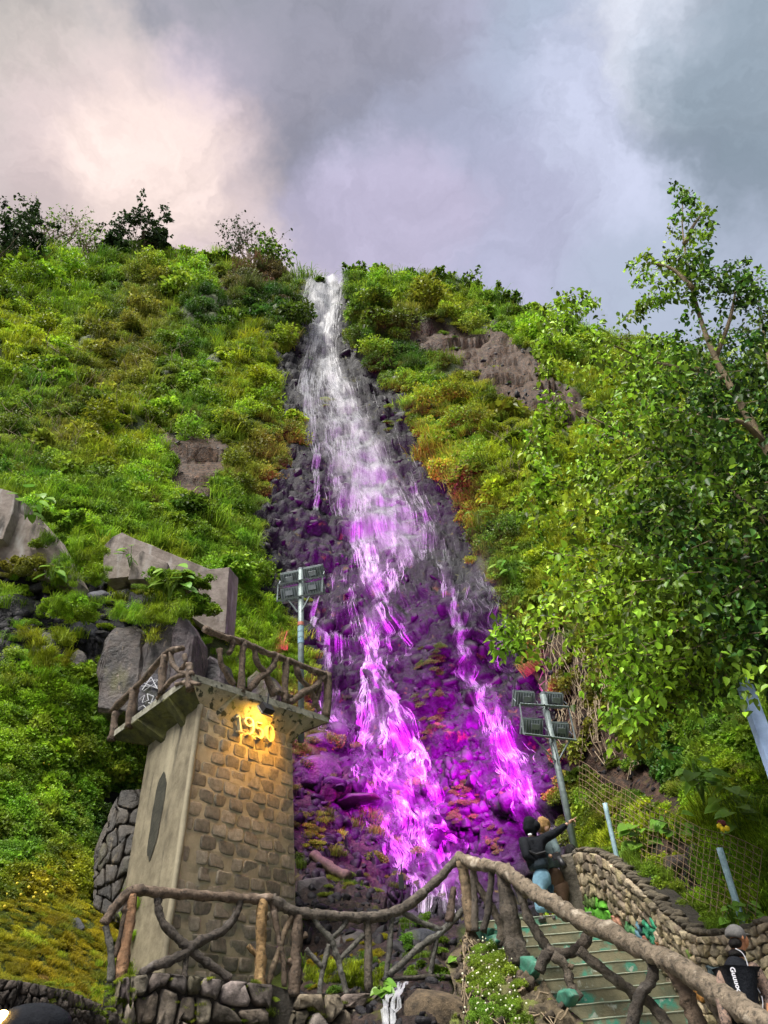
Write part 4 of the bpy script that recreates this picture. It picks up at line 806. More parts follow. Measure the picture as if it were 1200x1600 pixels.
logs(RA, [('rail', [(176, 1112), (190, 1096), (208, 1078), (230, 1056), (246, 1036), (262, 1018), (285, 1013)], (6, 5.5, 5, 5, 4.5, 5), BRN),
    ('post', [(258, 1024), (254, 1050), (252, 1086)], (6, 6, 6.5), BRN), ('post', [(210, 1076), (206, 1105), (201, 1138)], (6.5, 6.5, 7), BRN), ('post', [(181, 1112), (178, 1135), (174, 1158)], (5.5, 5, 6), BRN),
    ('branch', [(268, 1018), (269, 1035), (282, 1050), (300, 1054)], (4, 4, 4), BRN), ('branch', [(296, 1038), (296, 1055), (297, 1078)], (6.5, 6, 7), BRN), ('branch', [(246, 1092), (258, 1074), (275, 1058), (300, 1052)], (3.5, 4, 4), BRN), ('branch', [(275, 1070), (290, 1066), (312, 1069)], (3, 3.5, 3), BRN),
    ('branch', [(288, 1024), (290, 1036), (282, 1048)], (4.5, 4, 4), BRN)], fr2)

# ------------------------------------------------------------------ floodlight poles
def pole(base, top, label, bars, heads, braces, tilt):
    bs, tp_ = base, top
    t = thing('floodlight_pole', label, 'floodlight pole', tuple(bs)); v, f = tube([bs, tp_], .075, 14); ob('pole', v, f, M['greysteel'], t, True)
    v, f = tube([tp_, tp_+np.array([0, 0, .02])], .08, 14); ob('pole_cap', v, f, M['galv'], t)
    (xl, yl), (xr, yr) = bars[0]; zl = None
    def on(px, py): return PV(px, py, tp_, tp_+dirv)
    # crossbar direction from its two ends at equal height
    zb = P(*((xl+xr)/2, (yl+yr)/2), tp_[1])[2]; a, c = PZ(xl, yl, zb), PZ(xr, yr, zb); dirv = c-a; dirv[2] = 0; dirv /= np.linalg.norm(dirv)
    nrm_ = np.array([-dirv[1], dirv[0], 0]);  nrm_ = nrm_ if nrm_[1] > 0 else -nrm_
    for (p0, p1) in bars:
        a, c = on(*p0), on(*p1); v, f = tube([a-nrm_*.09, c-nrm_*.09], .03, 4); ob('crossbar', v, f, M['greysteel'], t)
    for (p0, p1) in braces:
        a, c = on(*p0), on(*p1); v, f = tube([a-nrm_*.07, c-nrm_*.05], .022, 4); ob('brace', v, f, M['greysteel'], t)
    out = []
    for hi, (px, py, tl) in enumerate(heads):
        c0 = on(px, py)+nrm_*.06; R = np.stack([dirv, nrm_, [0, 0, 1]], 1) @ np.array(Matrix.Rotation(math.radians(tl), 3, 'X'))
        hd = link('floodlight_head', None, t); hd.location = V(c0)-V(bs)
        v, f = box(c0, .50, .10, .34, R); ob('housing', v, f, M['greysteel'], hd)
        for k in range(7): v, f = box(c0+R@np.array([-.21+k*.07, -.075, 0]), .012, .05, .30, R); ob('cooling_fin', v, f, M['galv'], hd)
        v, f = box(c0+R@np.array([0, -.11, .02]), .2, .07, .12, R); ob('gear_box', v, f, M['galv'], hd)
        v, f = merge(*[box(c0+R@np.array(q), *s_, R) for q, s_ in (((0, .07, .18), (.54, .06, .025)), ((0, .07, -.18), (.54, .06, .025)), ((.26, .07, 0), (.025, .06, .36)), ((-.26, .07, 0), (.025, .06, .36)))]); ob('rim', v, f, M['galv'], hd)
        v, f = box(c0+R@np.array([0, .056, 0]), .46, .012, .30, R); ob('lit_glass', v, f, M['glassmag'], hd)
        v, f = merge(tube([c0+R@np.array([-.29, 0, 0]), c0+R@np.array([-.29, -.14, -.05])], .012, 4), tube([c0+R@np.array([.29, 0, 0]), c0+R@np.array([.29, -.14, -.05])], .012, 4)); ob('yoke', v, f, M['galv'], hd)
        out.append((c0, R@np.array([0, 1., 0])))
    return t, out
tpL = P(470, 890, 16.5); bsL = np.array([tpL[0], tpL[1], P(463, 1120, 16.5)[2]-.6])
PL1, headsL = pole(bsL, tpL, 'tall floodlight pole with stickers rising behind the lookout platform', [((436, 916), (505, 903)), ((434, 942), (504, 927)), ], [(453, 903, 40), (489, 894, 40), (453, 927, 22), (489, 918, 22)], [((451, 938), (466, 958)), ((487, 930), (471, 958)), ((436, 916), (434, 942)), ((505, 903), (504, 927))], 0)
for k, (y0_, y1_, c) in enumerate(((973, 978, (1.0, .35, .25)), (980, 988, (.55, .85, 1.0)), (989, 997, (.6, .9, 1.0)), (998, 1006, (.5, .8, 1.0)))):
    pa, pb = P(468, y1_, 16.5)[2], P(468, y0_, 16.5)[2]; v, f = tube([np.array([tpL[0], tpL[1], pa]), np.array([tpL[0], tpL[1], pb])], .083, 14, cap=False); m_ = material('sticker_'+str(k), tuple(x*.6 for x in c), rough=.4, scale=30, bump=0); ob('sticker', v, f, m_, PL1, True)
tpR = P(848, 1085, 17); bsR = np.array([tpR[0], tpR[1], P(902, 1338, 17)[2]-1.0])
PL2, headsR = pole(bsR, tpR, 'tall floodlight pole standing behind the rubble wall beside the two people', [((810, 1102), (886, 1107)), ((817, 1149), (898, 1159))], [(821, 1091, 30), (866, 1093, 30), (834, 1134, 30), (874, 1140, 30)], [((830, 1153), (866, 1190)), ((888, 1158), (872, 1188)), ((810, 1102), (817, 1149)), ((886, 1107), (898, 1159))], 0)
cb = []
for a_, b_, s_ in (((836, 1092), (850, 1105), -1), ((850, 1100), (866, 1112), 1), ((852, 1130), (872, 1196), 1)):
    p0, p1 = P(*a_, 16.8), P(*b_, 16.8); cb.append(tube(smoothpath([p0, (p0+p1)/2+np.array([.05*s_, 0, -.15]), p1], 5), .012, 4))
v, f = merge(*cb); ob('cable', v, f, M['black'], PL2)
def mag(name, loc, tx, ty, e, size=60, blend=1.):
    ld = bpy.data.lights.new(name, 'SPOT'); ld.energy = e; ld.color = (.80, .0, .95); ld.spot_size = math.radians(size); ld.spot_blend = blend; ld.shadow_soft_size = .2
    lo = link(name, ld); tg = SURF(np.array([tx]), np.array([ty]))[0][0]; lo.location = V(loc); lo.rotation_euler = (V(loc)-V(tg)).to_track_quat('Z', 'Y').to_euler()
for k, ((c0, d0), (tx, ty, e, sz)) in enumerate(zip(headsL+headsR, [(610, 940, 2800, 38), (585, 760, 7000, 26), (600, 1160, 1500, 66), (640, 1320, 900, 66), (710, 1230, 1700, 60), (740, 1060, 1300, 40), (680, 1330, 900, 60), (760, 1200, 1300, 50)])):
    mag('magenta_floodlight', c0+d0*.14, tx, ty, e*1.25, sz+12)

# ------------------------------------------------------------------ lower stone wall and log fence
def Yf(px): return float(np.interp(px, [165, 715], [10.7, 13.1]))
fy = lambda x, y: P(x, y, Yf(x))
wf = curvefn([(182, 1528, Yf(182)-.05), (210, 1522, Yf(210)-.05), (250, 1519, Yf(250)-.05), (300, 1524, Yf(300)-.05), (350, 1530, Yf(350)-.05), (420, 1536, Yf(420)-.05), (470, 1552, Yf(470)-.05), (530, 1552, Yf(530)-.05), (598, 1550, Yf(598)-.05)], 0.)
SW = thing('stone_retaining_wall', 'low dark fieldstone wall carrying the log railing in front of the tower', 'wall', tuple(wf(0, 0)[0]))
v, f = gridpatch(wf, 60, 16, -.03, .03, 4, top=.5); ob('wall_core', v, f, M['dirtmortar'], SW)
def wcol(c, p, r):
    k = r.uniform(.5, 1.7); return (k, k*r.uniform(.9, 1.0), k*r.uniform(.8, 1.15)) if r.rand() < .93 else None
facing(SW, wf, 13, 10, .12, .10, M['stone'], .85, wcol, 8, 'stone', .22)
FE = thing('log_railing', 'rustic log railing with crossed branches running on the low wall before the tower', 'railing', tuple(fy(190, 1530)))
logs(FE, [('rail', [(162, 1444), (178, 1420), (196, 1398), (210, 1391), (240, 1394), (275, 1397), (310, 1399), (350, 1401), (390, 1404), (425, 1404)], (7, 7.5, 8, 7.5, 7, 7.5), BRN),
    ('rail', [(424, 1404), (436, 1412), (452, 1421), (475, 1427), (500, 1429), (530, 1431), (560, 1434), (590, 1432), (615, 1426), (640, 1412), (662, 1395), (684, 1374), (704, 1353), (717, 1340)], (9, 8, 8, 8, 8, 7, 7), (.95, .9, .85)),
    ('post', [(207, 1398), (204, 1430), (196, 1480), (187, 1535)], (8, 8, 9), ORG), ('post', [(164, 1446), (172, 1478), (174, 1504), (173, 1535)], (5, 5, 6), GRY), ('post', [(198, 1408), (192, 1440), (186, 1470), (178, 1495)], 4, BRN), ('branch_stub', [(200, 1424), (191, 1420)], (5, 5, 5), BRN),
    ('branch', [(247, 1400), (248, 1425), (258, 1446), (274, 1462), (288, 1476), (302, 1489), (320, 1502), (340, 1516), (360, 1530)], (5.5, 6.5, 6.5, 6), (.62, .58, .56)), ('branch', [(376, 1406), (372, 1422), (362, 1440), (345, 1456), (322, 1466), (302, 1478), (288, 1490), (264, 1502), (240, 1510), (220, 1524)], (5, 6.5, 7, 6.5), (.62, .58, .56)), ('branch', [(292, 1488), (290, 1505), (288, 1530)], 5, (.6, .56, .52)),
    ('post', [(411, 1406), (408, 1450), (407, 1500), (406, 1545)], (8.5, 8, 9), OCH), ('branch_stub', [(406, 1496), (396, 1488), (388, 1477)], (4.5, 4, 4.5), OCH), ('branch_stub', [(411, 1437), (418, 1433)], (4, 4, 4), BRN),
    ('branch', [(425, 1410), (431, 1440), (437, 1475), (443, 1505), (444, 1542)], (5, 4, 4), BRN), ('branch', [(456, 1432), (446, 1454), (438, 1480), (427, 1510), (418, 1542)], (5, 4, 4.5), (1.2, 1, .75)),
    ('post', [(465, 1430), (463, 1470), (462, 1510), (459, 1558)], (8, 8, 9.5), BRN), ('branch_stub', [(466, 1468), (479, 1460)], (5, 4, 4.5), BRN), ('branch_stub', [(461, 1512), (450, 1500)], (5, 4.5, 5), BRN),
    ('branch', [(490, 1434), (500, 1450), (516, 1466), (522, 1482), (528, 1500), (534, 1522), (542, 1556)], (4.5, 5, 4.5), GRY), ('branch', [(541, 1438), (533, 1452), (517, 1467)], (4, 3.5, 4), GRY), ('branch', [(514, 1476), (508, 1500), (502, 1530), (499, 1556)], (4, 4, 4.5), GRY),
    ('branch', [(478, 1483), (490, 1497), (504, 1512)], 4, GRY), ('branch', [(568, 1461), (552, 1478), (532, 1498)], (4, 4, 3.5), GRY), ('post', [(574, 1434), (575, 1480), (576, 1550)], (6.5, 6, 7), (1.1, 1.05, .95)), ('post', [(613, 1430), (609, 1475), (603, 1530)], (4, 4, 4.5), GRY),
    ('branch', [(606, 1524), (628, 1505), (655, 1480), (688, 1458), (712, 1434), (727, 1418)], (5, 5.5, 5), GRY), ('branch', [(630, 1426), (648, 1436), (668, 1445), (690, 1453)], (4, 4, 4), GRY), ('branch', [(684, 1460), (678, 1490), (671, 1532)], (4, 3.5, 4), GRY), ('post', [(709, 1386), (706, 1410), (701, 1440)], (4, 5.5, 6), (1.1, .9, .85)),
    ('branch', [(598, 1530), (640, 1528), (690, 1526), (725, 1530)], (3.5, 4, 3.5), (.7, .7, .65)), ('branch', [(606, 1534), (628, 1546), (662, 1550)], (4, 5, 3), (.7, .75, .7))], fy)

def roughprism(name, pts_, dvec, bev, mat, parent, amp=.03, fr=4., cuts=3, color=None):
    import bmesh
    v, f = prism(pts_, dvec, bev); bm = bmesh.new(); vv = [bm.verts.new(q) for q in v]; [bm.faces.new([vv[i] for i in q]) for q in f]; bmesh.ops.triangulate(bm, faces=bm.faces); bmesh.ops.subdivide_edges(bm, edges=bm.edges, cuts=cuts, use_grid_fill=True); bmesh.ops.triangulate(bm, faces=bm.faces); o0 = V(origin_of(parent))
    for q in bm.verts: q.co += V(mnoise.noise_vector(q.co*fr))*amp+V(mnoise.noise_vector(q.co*fr*3.1))*amp*.35; q.co -= o0
    me = bpy.data.meshes.new(name); [setattr(q, 'smooth', name == 'kerb_block') for q in bm.faces]; bm.to_mesh(me); bm.free(); me.materials.append(mat); return link(name, me, parent, color)
# ------------------------------------------------------------------ staircase
Lc = np.array([[.86, 13.6], [1.86, 10.3]]); ZL = P(830, 1432, 13.6)[2]; RISE, RUN = .165, .30
def sx_l(Y): return .86+(13.6-Y)*.303
def sx_r(Y): return float(np.interp(Y, [7, 8.8, 9.8, 12, 13.4, 13.8], [5.3, 4.7, 4.05, 3.22, 2.85, 2.7]))
ST = thing('staircase', 'worn green painted concrete stairway climbing between log railing and rubble wall', 'stairs', (1.5, 13.6, 0)); ST['kind'] = 'structure'; del ST['category']; del ST['label']
for i in range(20):
    Y = 13.6-RUN*i; z = ZL-RISE*i; back_ = Y+RUN+.02 if i else Y+2.2
    xl, xr = sx_l(Y), sx_r(Y); wob = .02*math.sin(i*2.3)
    front_ = [(xl, Y+wob, z-RISE-.01), (xr, Y-wob, z-RISE-.01), (xr, Y-wob, z), (xl, Y+wob, z)]
    v, f = prism(front_, (0, back_-Y, 0), .012); ob('step', v, f, M['step'], ST)
    nx = 14; e = []
    for k in range(nx+1): u = k/nx; e.append(np.array([xl+(xr-xl)*u, Y+wob*(1-2*u)-.001, z-.012+.007*mnoise.noise(V((k*.9, i*3.1, 0)))]))
    v, f = tube(e, [.010, .007, .011, .006, .009], 6, .3, i); ob('step_edge', v, f, M['tread'], ST)
# teal painted kerb blocks at the left ends of the steps
LA0, LA1 = np.array([sx_l(13.6)-.02, 13.55, 0]), np.array([sx_l(10)-.02, 9.95, 0])
for pl in ([(735, 1447), (743, 1449), (741, 1464), (735, 1462)], [(744, 1450), (764, 1452), (761, 1473), (748, 1482), (744, 1465)], [(752, 1462), (768, 1460), (776, 1470), (769, 1488), (752, 1480)], [(785, 1478), (793, 1480), (796, 1502), (790, 1512), (786, 1496)], [(811, 1496), (822, 1494), (837, 1507), (836, 1520), (824, 1532), (812, 1520)], [(870, 1548), (886, 1545), (892, 1558), (888, 1572), (876, 1576), (868, 1562)]):
    roughprism('kerb_block', [PV(a, b_, LA0+np.array([.02, .02, 0]), LA1+np.array([.02, .02, 0])) for a, b_ in pl], (.10, .06, 0), .03, M['teal'], ST, .03, 5)
# rough bank carrying the stair edge
ek = curvefn([(732, 1452, 13.5), (752, 1472, 13.1), (772, 1488, 12.7), (795, 1508, 12.35), (815, 1524, 12.0), (842, 1538, 11.6), (872, 1566, 11.1), (905, 1590, 10.7), (940, 1640, 10.1), (980, 1700, 9.6)],
             [(716, 1500, 12.6), (712, 1560, 11.8), (700, 1620, 11.0), (700, 1690, 10.2), (760, 1760, 9.4), (860, 1800, 9.0)])
BK = thing('rough_bank', 'rough earth and root bank with flowering weeds left of the stairs', 'bank', tuple(ek(0, 0)[0]))
v, f = gridpatch(ek, 90, 60, .0, .16, 3.2, top=.4); ob('earth_face', v, f, M['root'], BK)
rr = np.random.RandomState(12); LAVA = [rockmesh(40+i, M['lava']) for i in range(5)]
for k in range(120):
    p, q = ek(rr.rand(), rr.rand()); s = rr.uniform(.04, .12); o = link('stone', LAVA[k % 5], BK); o.location = V(p+q*.04-origin_of(BK)); o.scale = (s, s*.8, s*.9); o.rotation_euler = rr.uniform(0, 6, 3); c = rr.uniform(.7, 1.9); o.color = (c, c*.95, c*.8, 1)
rts = []
for k in range(120):
    u = rr.rand(); v0 = rr.uniform(.3, 1); pp = [ek(min(max(u+rr.normal()*.012*j, 0), 1), max(v0-j*.05, 0)) for j in range(5)]; rts.append(tube([p+q*(.06+.03*rr.rand()) for p, q in pp], [.014, .006], 4))
v, f = merge(*rts); o = ob('hanging_roots', v, f, M['twig'], BK); o['kind'] = 'stuff'
# lump of rock in front of the creek
def boulder(px, py, wx, wy, Y, mesh, label, color=(1, 1, 1), cat='boulder', rot=0., group=None, name='boulder', dep=.8):
    if cat == 'boulder' and Y > 12: q0 = SURF(np.array([px*1.]), np.array([py*1.])); Y = float(q0[0][0][1])+.05
    p = P(px, py, Y); s = mpp(p); o = link(name, mesh); o.location = V(p); o.scale = (wx/2*s*1.15, wx/2*s*dep, wy/2*s*1.15); o.rotation_euler = (random.uniform(-.15, .15), rot, random.uniform(-.4, .4)); o.color = (*color, 1); return tag(o, label, cat, group)
boulder(690, 1590, 150, 110, 11.6, LAVA[0], 'big earthy boulder beside the creek below the log railing', (1.5, 1.35, 1.0))

# stair railing
def Ys(px): return float(np.interp(px, [718, 800, 900, 1000, 1100, 1200, 1300], [13.2, 12.0, 11.0, 10.0, 9.1, 8.3, 7.6]))
sy_ = lambda x, y: P(x, y, Ys(x)-.12)
SR = thing('stair_railing', 'thick pale log handrail on forked trunks descending along the painted stairs', 'railing', tuple(sy_(735, 1450)))
def pst(pp, Y): return [(x, y) for x, y in pp]
logs(SR, [('rail', [(716, 1338), (728, 1344), (748, 1351), (772, 1354), (790, 1361), (806, 1374), (822, 1386), (840, 1398), (858, 1408), (878, 1420), (900, 1434), (925, 1447), (955, 1458), (985, 1474), (1015, 1489), (1045, 1502), (1080, 1522), (1115, 1546), (1150, 1570), (1190, 1596), (1240, 1632)], (8, 9.5, 10.5, 11, 12, 13, 13.5, 14.5, 16, 17, 18), PAL)], sy_)
def vpost(pp, rr_, col, nm='branch'):
    Y0 = Ys(pp[0][0])-.1; pl = lambda x, y: P(x, y, Y0)
    logs(SR, [(nm, pp, rr_, col)], pl)
for pp, rr_, col, nm in (([(722, 1346), (727, 1380), (732, 1415), (738, 1455)], (9, 8, 9), (1.7, 1.4, 1.0), 'post'), ([(738, 1352), (741, 1385), (742, 1420), (742, 1455)], (6, 5, 6), (.8, .75, .7), 'post'),
    ([(768, 1360), (767, 1385), (764, 1405), (762, 1430), (754, 1456)], (5.5, 5, 6), (.45, .42, .4), 'branch'), ([(737, 1354), (742, 1378), (757, 1400), (764, 1412), (775, 1430), (783, 1450), (784, 1478)], (5.5, 6, 6, 7.5), (.95, .88, .78), 'branch'),
    ([(784, 1362), (792, 1400), (799, 1440), (805, 1475), (812, 1508)], (10, 12, 13, 15, 17), (.85, .8, .72), 'post'), ([(810, 1382), (818, 1412), (828, 1440), (842, 1462), (856, 1482)], (8, 7, 7, 8.5), (.8, .76, .7), 'branch'),
    ([(854, 1484), (872, 1490), (892, 1488), (908, 1480), (918, 1462), (918, 1444)], (9, 8.5, 9, 9), (.72, .66, .6), 'branch'), ([(858, 1488), (850, 1500), (842, 1518)], (8, 8, 9), (.6, .56, .52), 'branch'), ([(864, 1492), (880, 1505), (888, 1525), (894, 1545), (906, 1562)], (8, 7, 7, 9), (.85, .8, .72), 'branch'),
    ([(888, 1508), (896, 1512)], (4, 4, 4), (1.2, 1, .8), 'branch_stub'), ([(904, 1484), (925, 1502), (950, 1522), (975, 1540), (992, 1554)], (7, 7.5, 8, 9), (.85, .8, .72), 'branch'), ([(1015, 1492), (1020, 1515), (1016, 1535), (1002, 1552), (994, 1575), (984, 1620)], (9, 8, 9, 11), (.5, .47, .44), 'branch'),
    ([(1050, 1508), (1062, 1535), (1076, 1565), (1090, 1600), (1100, 1640)], (11, 12, 13), (1.4, 1.15, .95), 'post'), ([(1004, 1556), (1025, 1578), (1050, 1610)], (9, 8, 8), (.85, .8, .72), 'branch'), ([(1095, 1545), (1115, 1570), (1140, 1610)], (8, 9, 9), (1.3, 1.2, 1.05), 'branch')):
    vpost(pp, rr_, col, nm)

# ------------------------------------------------------------------ rubble wall on the right of the stairs
rt = [(898, 1334, 13.9), (905, 1330, 13.8), (930, 1333, 13.4), (950, 1345, 13.0), (970, 1362, 12.6), (995, 1385, 12.1), (1020, 1410, 11.6), (1045, 1435, 11.2), (1070, 1455, 10.8), (1090, 1463, 10.5), (1120, 1462, 10.2), (1150, 1456, 9.9), (1200, 1440, 9.5), (1270, 1425, 8.9)]
wfn = curvefn(rt, .2)
RW = thing('rubble_wall', 'curved rubble stone wall with a few painted stones beside the stairs', 'wall', tuple(wfn(0, 0)[0]))
v, f = gridpatch(wfn, 60, 20, -.02, .02, 4, top=.45); ob('wall_core', v, f, M['dirtmortar'], RW)
paint = [((937, 1430), (.16, .62, .06), 20), ((958, 1444), (.62, .36, .30), 15), ((963, 1452), (.16, .38, .62), 14), ((1018, 1457), (.06, .50, .34), 14), ((1000, 1462), (.16, .38, .62), 12), ((985, 1452), (.14, .45, .22), 11), ((992, 1492), (.66, .30, .28), 15), ((1092, 1552), (.75, .40, .13), 16), ((1120, 1528), (.16, .26, .36), 16), ((1040, 1485), (.55, .27, .16), 11), ((1077, 1503), (.30, .5, .14), 10), ((925, 1413), (.20, .36, .12), 11), ((872, 1440), (.14, .5, .08), 9), ((1010, 1475), (.6, .28, .25), 11)]
def rcol(c, p, r):
    x, y = pix(p)
    for (a, b_), col, rad in paint:
        if (x-a)**2+(y-b_)**2 < rad**2*1.0: return tuple(q*4.6 for q in col)
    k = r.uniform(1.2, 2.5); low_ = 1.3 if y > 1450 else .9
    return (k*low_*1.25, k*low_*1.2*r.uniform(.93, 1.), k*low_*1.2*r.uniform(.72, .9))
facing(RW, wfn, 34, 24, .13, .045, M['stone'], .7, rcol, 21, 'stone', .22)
rk_ = np.random.RandomState(3); STN = [rockmesh(60+i, M['stone']) for i in range(5)]
for k in range(64):
    u = (k+.5)/64; p, q = wfn(u, 1.); o = link('coping_stone', STN[k % 5], RW); o.location = V(p+np.array([0, 0, .02])-np.array([q[0], q[1], 0])*.1-origin_of(RW)); o.scale = (.075, .16, .06); o.rotation_euler = (rk_.normal()*.1, rk_.normal()*.3, math.atan2(q[1], q[0])+1.57+rk_.normal()*.2); c = rk_.uniform(.6, 1.2); o.color = (c, c*.95, c*.85, 1)
# short return wall closing its upper end
en = curvefn([(897, 1336, 13.92), (900, 1331, 14.05), (930, 1328, 14.4), (962, 1330, 14.7)], 2.5)
EW = thing('end_wall', 'short plastered return wall closing the upper end of the rubble wall', 'wall', tuple(en(0, 0)[0])); v, f = gridpatch(en, 20, 8, 0, .03, 4, top=.3); ob('wall_core', v, f, M['stone'], EW)
for k in range(12):
    p, q = en((k+.5)/12, 1.); o = link('coping_stone', STN[k % 5], EW); o.location = V(p-origin_of(EW)); o.scale = (.07, .13, .06); o.rotation_euler = (0, 0, rk_.uniform(-.3, .3))

# ------------------------------------------------------------------ lava rubble wall bottom left + a lamp in front of it
lf = curvefn([(-90, 1530, 8.6), (-20, 1528, 8.6), (30, 1532, 8.7), (70, 1540, 8.8), (105, 1548, 9.0), (135, 1562, 9.2), (165, 1580, 9.5), (195, 1606, 9.9)], 0.)
LW = thing('lava_rock_wall', 'low wall of small dark lava rocks in the bottom left corner', 'wall', tuple(lf(0, 0)[0])); v, f = gridpatch(lf, 60, 20, -.03, .05, 6, top=.6); ob('wall_core', v, f, M['dirtmortar'], LW)
facing(LW, lf, 24, 24, .06, .08, M['lava'], .8, lambda c, p, r: None if c[1] < .58 else tuple([r.uniform(.5, 1.5)]*3), 31, 'stone', .25)
hp = P(48, 1606, 4.2)
HL = thing('dome_lamp', 'dark rounded lamp housing with a bright warm light at the bottom left edge', 'lamp', tuple(hp))
v_, f_ = ico(3); v_ = v_*np.array([.19, .15, .10]); ob('housing', v_+hp, [tuple(q) for q in f_], M['blackcloth'], HL, True)
bl_ = P(3, 1592, 4.1); v_, f_ = ico(2); ob('lit_bulb', v_*.035+bl_, [tuple(q) for q in f_], M['glassamb'], HL, True); v, f = tube([bl_, hp], .03, 8); ob('socket', v, f, M['black'], HL); v, f = tube([hp, np.array([hp[0], hp[1], 0])], .03, 8); ob('stand', v, f, M['black'], HL)

# ------------------------------------------------------------------ basalt columns, boulders, broken concrete
def column(poly, Y, dep, label, col):
    p = [P(a, b_, Y+(a-poly[0][0])*.004) for a, b_ in poly]; c = sum(p)/len(p); v, f = prism(p, (.1, dep, .05), .09)
    import bmesh
    bm = bmesh.new(); vv = [bm.verts.new(q) for q in v]; [bm.faces.new([vv[i] for i in q]) for q in f]; bmesh.ops.triangulate(bm, faces=bm.faces); bmesh.ops.subdivide_edges(bm, edges=bm.edges, cuts=5, use_grid_fill=True); bmesh.ops.triangulate(bm, faces=bm.faces)
    for q in bm.verts: q.co += V(mnoise.noise_vector(q.co*1.7))*.07+V(mnoise.noise_vector(q.co*5))*.02
    for q in bm.verts: q.co -= V(c)
    me = bpy.data.meshes.new('basalt_column'); bm.to_mesh(me); bm.free(); me.materials.append(M['basalt']); o = link('basalt_column', me); o.location = V(c); o.color = (*col, 1); return tag(o, label, 'rock column')
column([(150, 1110), (152, 1040), (160, 1000), (178, 976), (205, 974), (224, 988), (222, 1060), (215, 1115)], 15.8, 1.2, 'widest basalt column standing left of the platform railing', (1.5, 1.25, 1.0))
column([(216, 1110), (222, 1010), (240, 985), (262, 972), (276, 975), (272, 1060), (268, 1110)], 16.0, 1.0, 'middle basalt column right behind the left platform railing', (1.3, 1.1, .95))
column([(262, 1100), (266, 990), (276, 962), (292, 966), (304, 990), (300, 1060), (300, 1100)], 16.1, .9, 'narrow pinkish basalt column behind the platform corner', (1.5, 1.15, 1.15))
column([(305, 1085), (312, 1035), (325, 1022), (345, 1030), (350, 1060), (345, 1085)], 17.2, .8, 'short stump of basalt behind the platform railing', (1.3, 1.05, 1.1))
column([(380, 1110), (385, 1060), (400, 1045), (425, 1056), (440, 1075), (436, 1110)], 17.8, .8, 'low basalt stump behind the platform railing near the light pole', (1.4, 1.05, 1.3))
for q in ((125, 992, 62, 50, 17.0, 'dark wet boulder left of the basalt columns', (.7, .75, .95)), (20, 958, 75, 55, 16.6, 'rounded grey boulder at the left edge of the picture', (1.2, 1.2, 1.2)), (70, 1025, 60, 75, 16.6, 'tall split boulder under hanging grass at the left', (1.2, 1.1, 1.0)), (122, 1052, 45, 70, 16.3, 'upright brownish boulder beside the widest basalt column', (1.4, 1.2, 1.0)),
          (150, 935, 45, 45, 18.0, 'small bluish boulder under the concrete wall', (.8, .9, 1.2)), (190, 930, 40, 34, 18.2, 'pointed dark boulder peeping from the grass', (.8, .85, 1.0)), (60, 920, 60, 32, 17.6, 'flat grey boulder under the leaning concrete wall', (1.1, 1.1, 1.15)), (10, 890, 70, 60, 18.0, 'reddish boulder left of the leaning concrete wall', (1.2, .95, .85)),
          (10, 1030, 40, 60, 16.2, 'dark boulder cut by the left edge below the grass', (.8, .9, 1.0)), (120, 1450, 36, 26, 11.9, 'small grey boulder in the moss left of the railing', (1.1, 1.2, 1.2)), (218, 1490, 60, 70, 12.6, 'dark boulder between orange post and tower foot', (.8, .95, .85)), (55, 1160, 34, 26, 15.0, 'brown stone showing among the bushes left', (1.5, 1.25, .9)),
          (490, 1400, 60, 80, 15.5, 'rounded grey boulder right of the tower foot', (1.4, 1.3, 1.2)), (540, 1480, 70, 60, 15.4, 'large smooth boulder behind the log railing', (1.6, 1.5, 1.3)), (525, 1440, 80, 40, 15.9, 'low mossy boulder behind the log railing', (1.3, 1.3, 1.0)), (660, 1490, 90, 60, 14.2, 'dark wet boulder at the foot of the falls', (.7, .8, 1.0)), (640, 1440, 90, 34, 15.8, 'dark ledge of rock at the foot of the falls', (.8, .7, .9)),
          (500, 1210, 90, 50, 17.9, 'purple lit boulder just right of the tower top', (.6, .55, .55)), (500, 1165, 60, 50, 18.6, 'boulder lit magenta below the end of the platform', (.5, .45, .5)), (565, 1252, 95, 20, 18.6, 'thin dark rock ledge jutting into the falls', (.5, .4, .4)), (1062, 1352, 60, 46, 12.6, 'rounded brown boulder behind the wire fence', (1.7, 1.35, 1.15)),
          (1095, 1352, 40, 56, 12.4, 'taller pinkish boulder behind the wire fence', (1.9, 1.45, 1.4)), (1085, 1410, 60, 60, 11.9, 'brown earthy rock under the two boulders behind the wire', (1.8, 1.5, 1.0)), (625, 570+30, 40, 30, 39.5, 'tilted slab of rock right of the upper falls', (1.3, 1.1, 1.0))):
    boulder(q[0], q[1], q[2], q[3], q[4]+.3, BAS[random.randrange(6)], q[5], q[6])
def cwall(pl, Y, dY, dep, label, extra=()):
    p = [P(a, b_, Y+(a-pl[0][0])*dY) for a, b_ in pl]; t = thing('concrete_wall', label, 'wall', tuple(p[0])); roughprism('wall_slab', p, (dep*.2, dep, 0), .02, M['concrete'], t, .018, 2.2, 6)
    for ex, off in extra:
        q = [P(a, b_, Y+(a-pl[0][0])*dY-off) for a, b_ in ex]; roughprism('buttress', q, (0, off+.1, 0), .015, M['concrete'], t, .014, 2.5, 4)
cwall([(-60, 745), (25, 773), (28, 800), (75, 828), (112, 900), (108, 915), (60, 900), (-60, 850)], 17.8, .006, .9, 'leaning grey concrete wall at the left edge with white stains', [([(-60, 745), (24, 770), (20, 800), (4, 842), (-60, 850)], .35)])
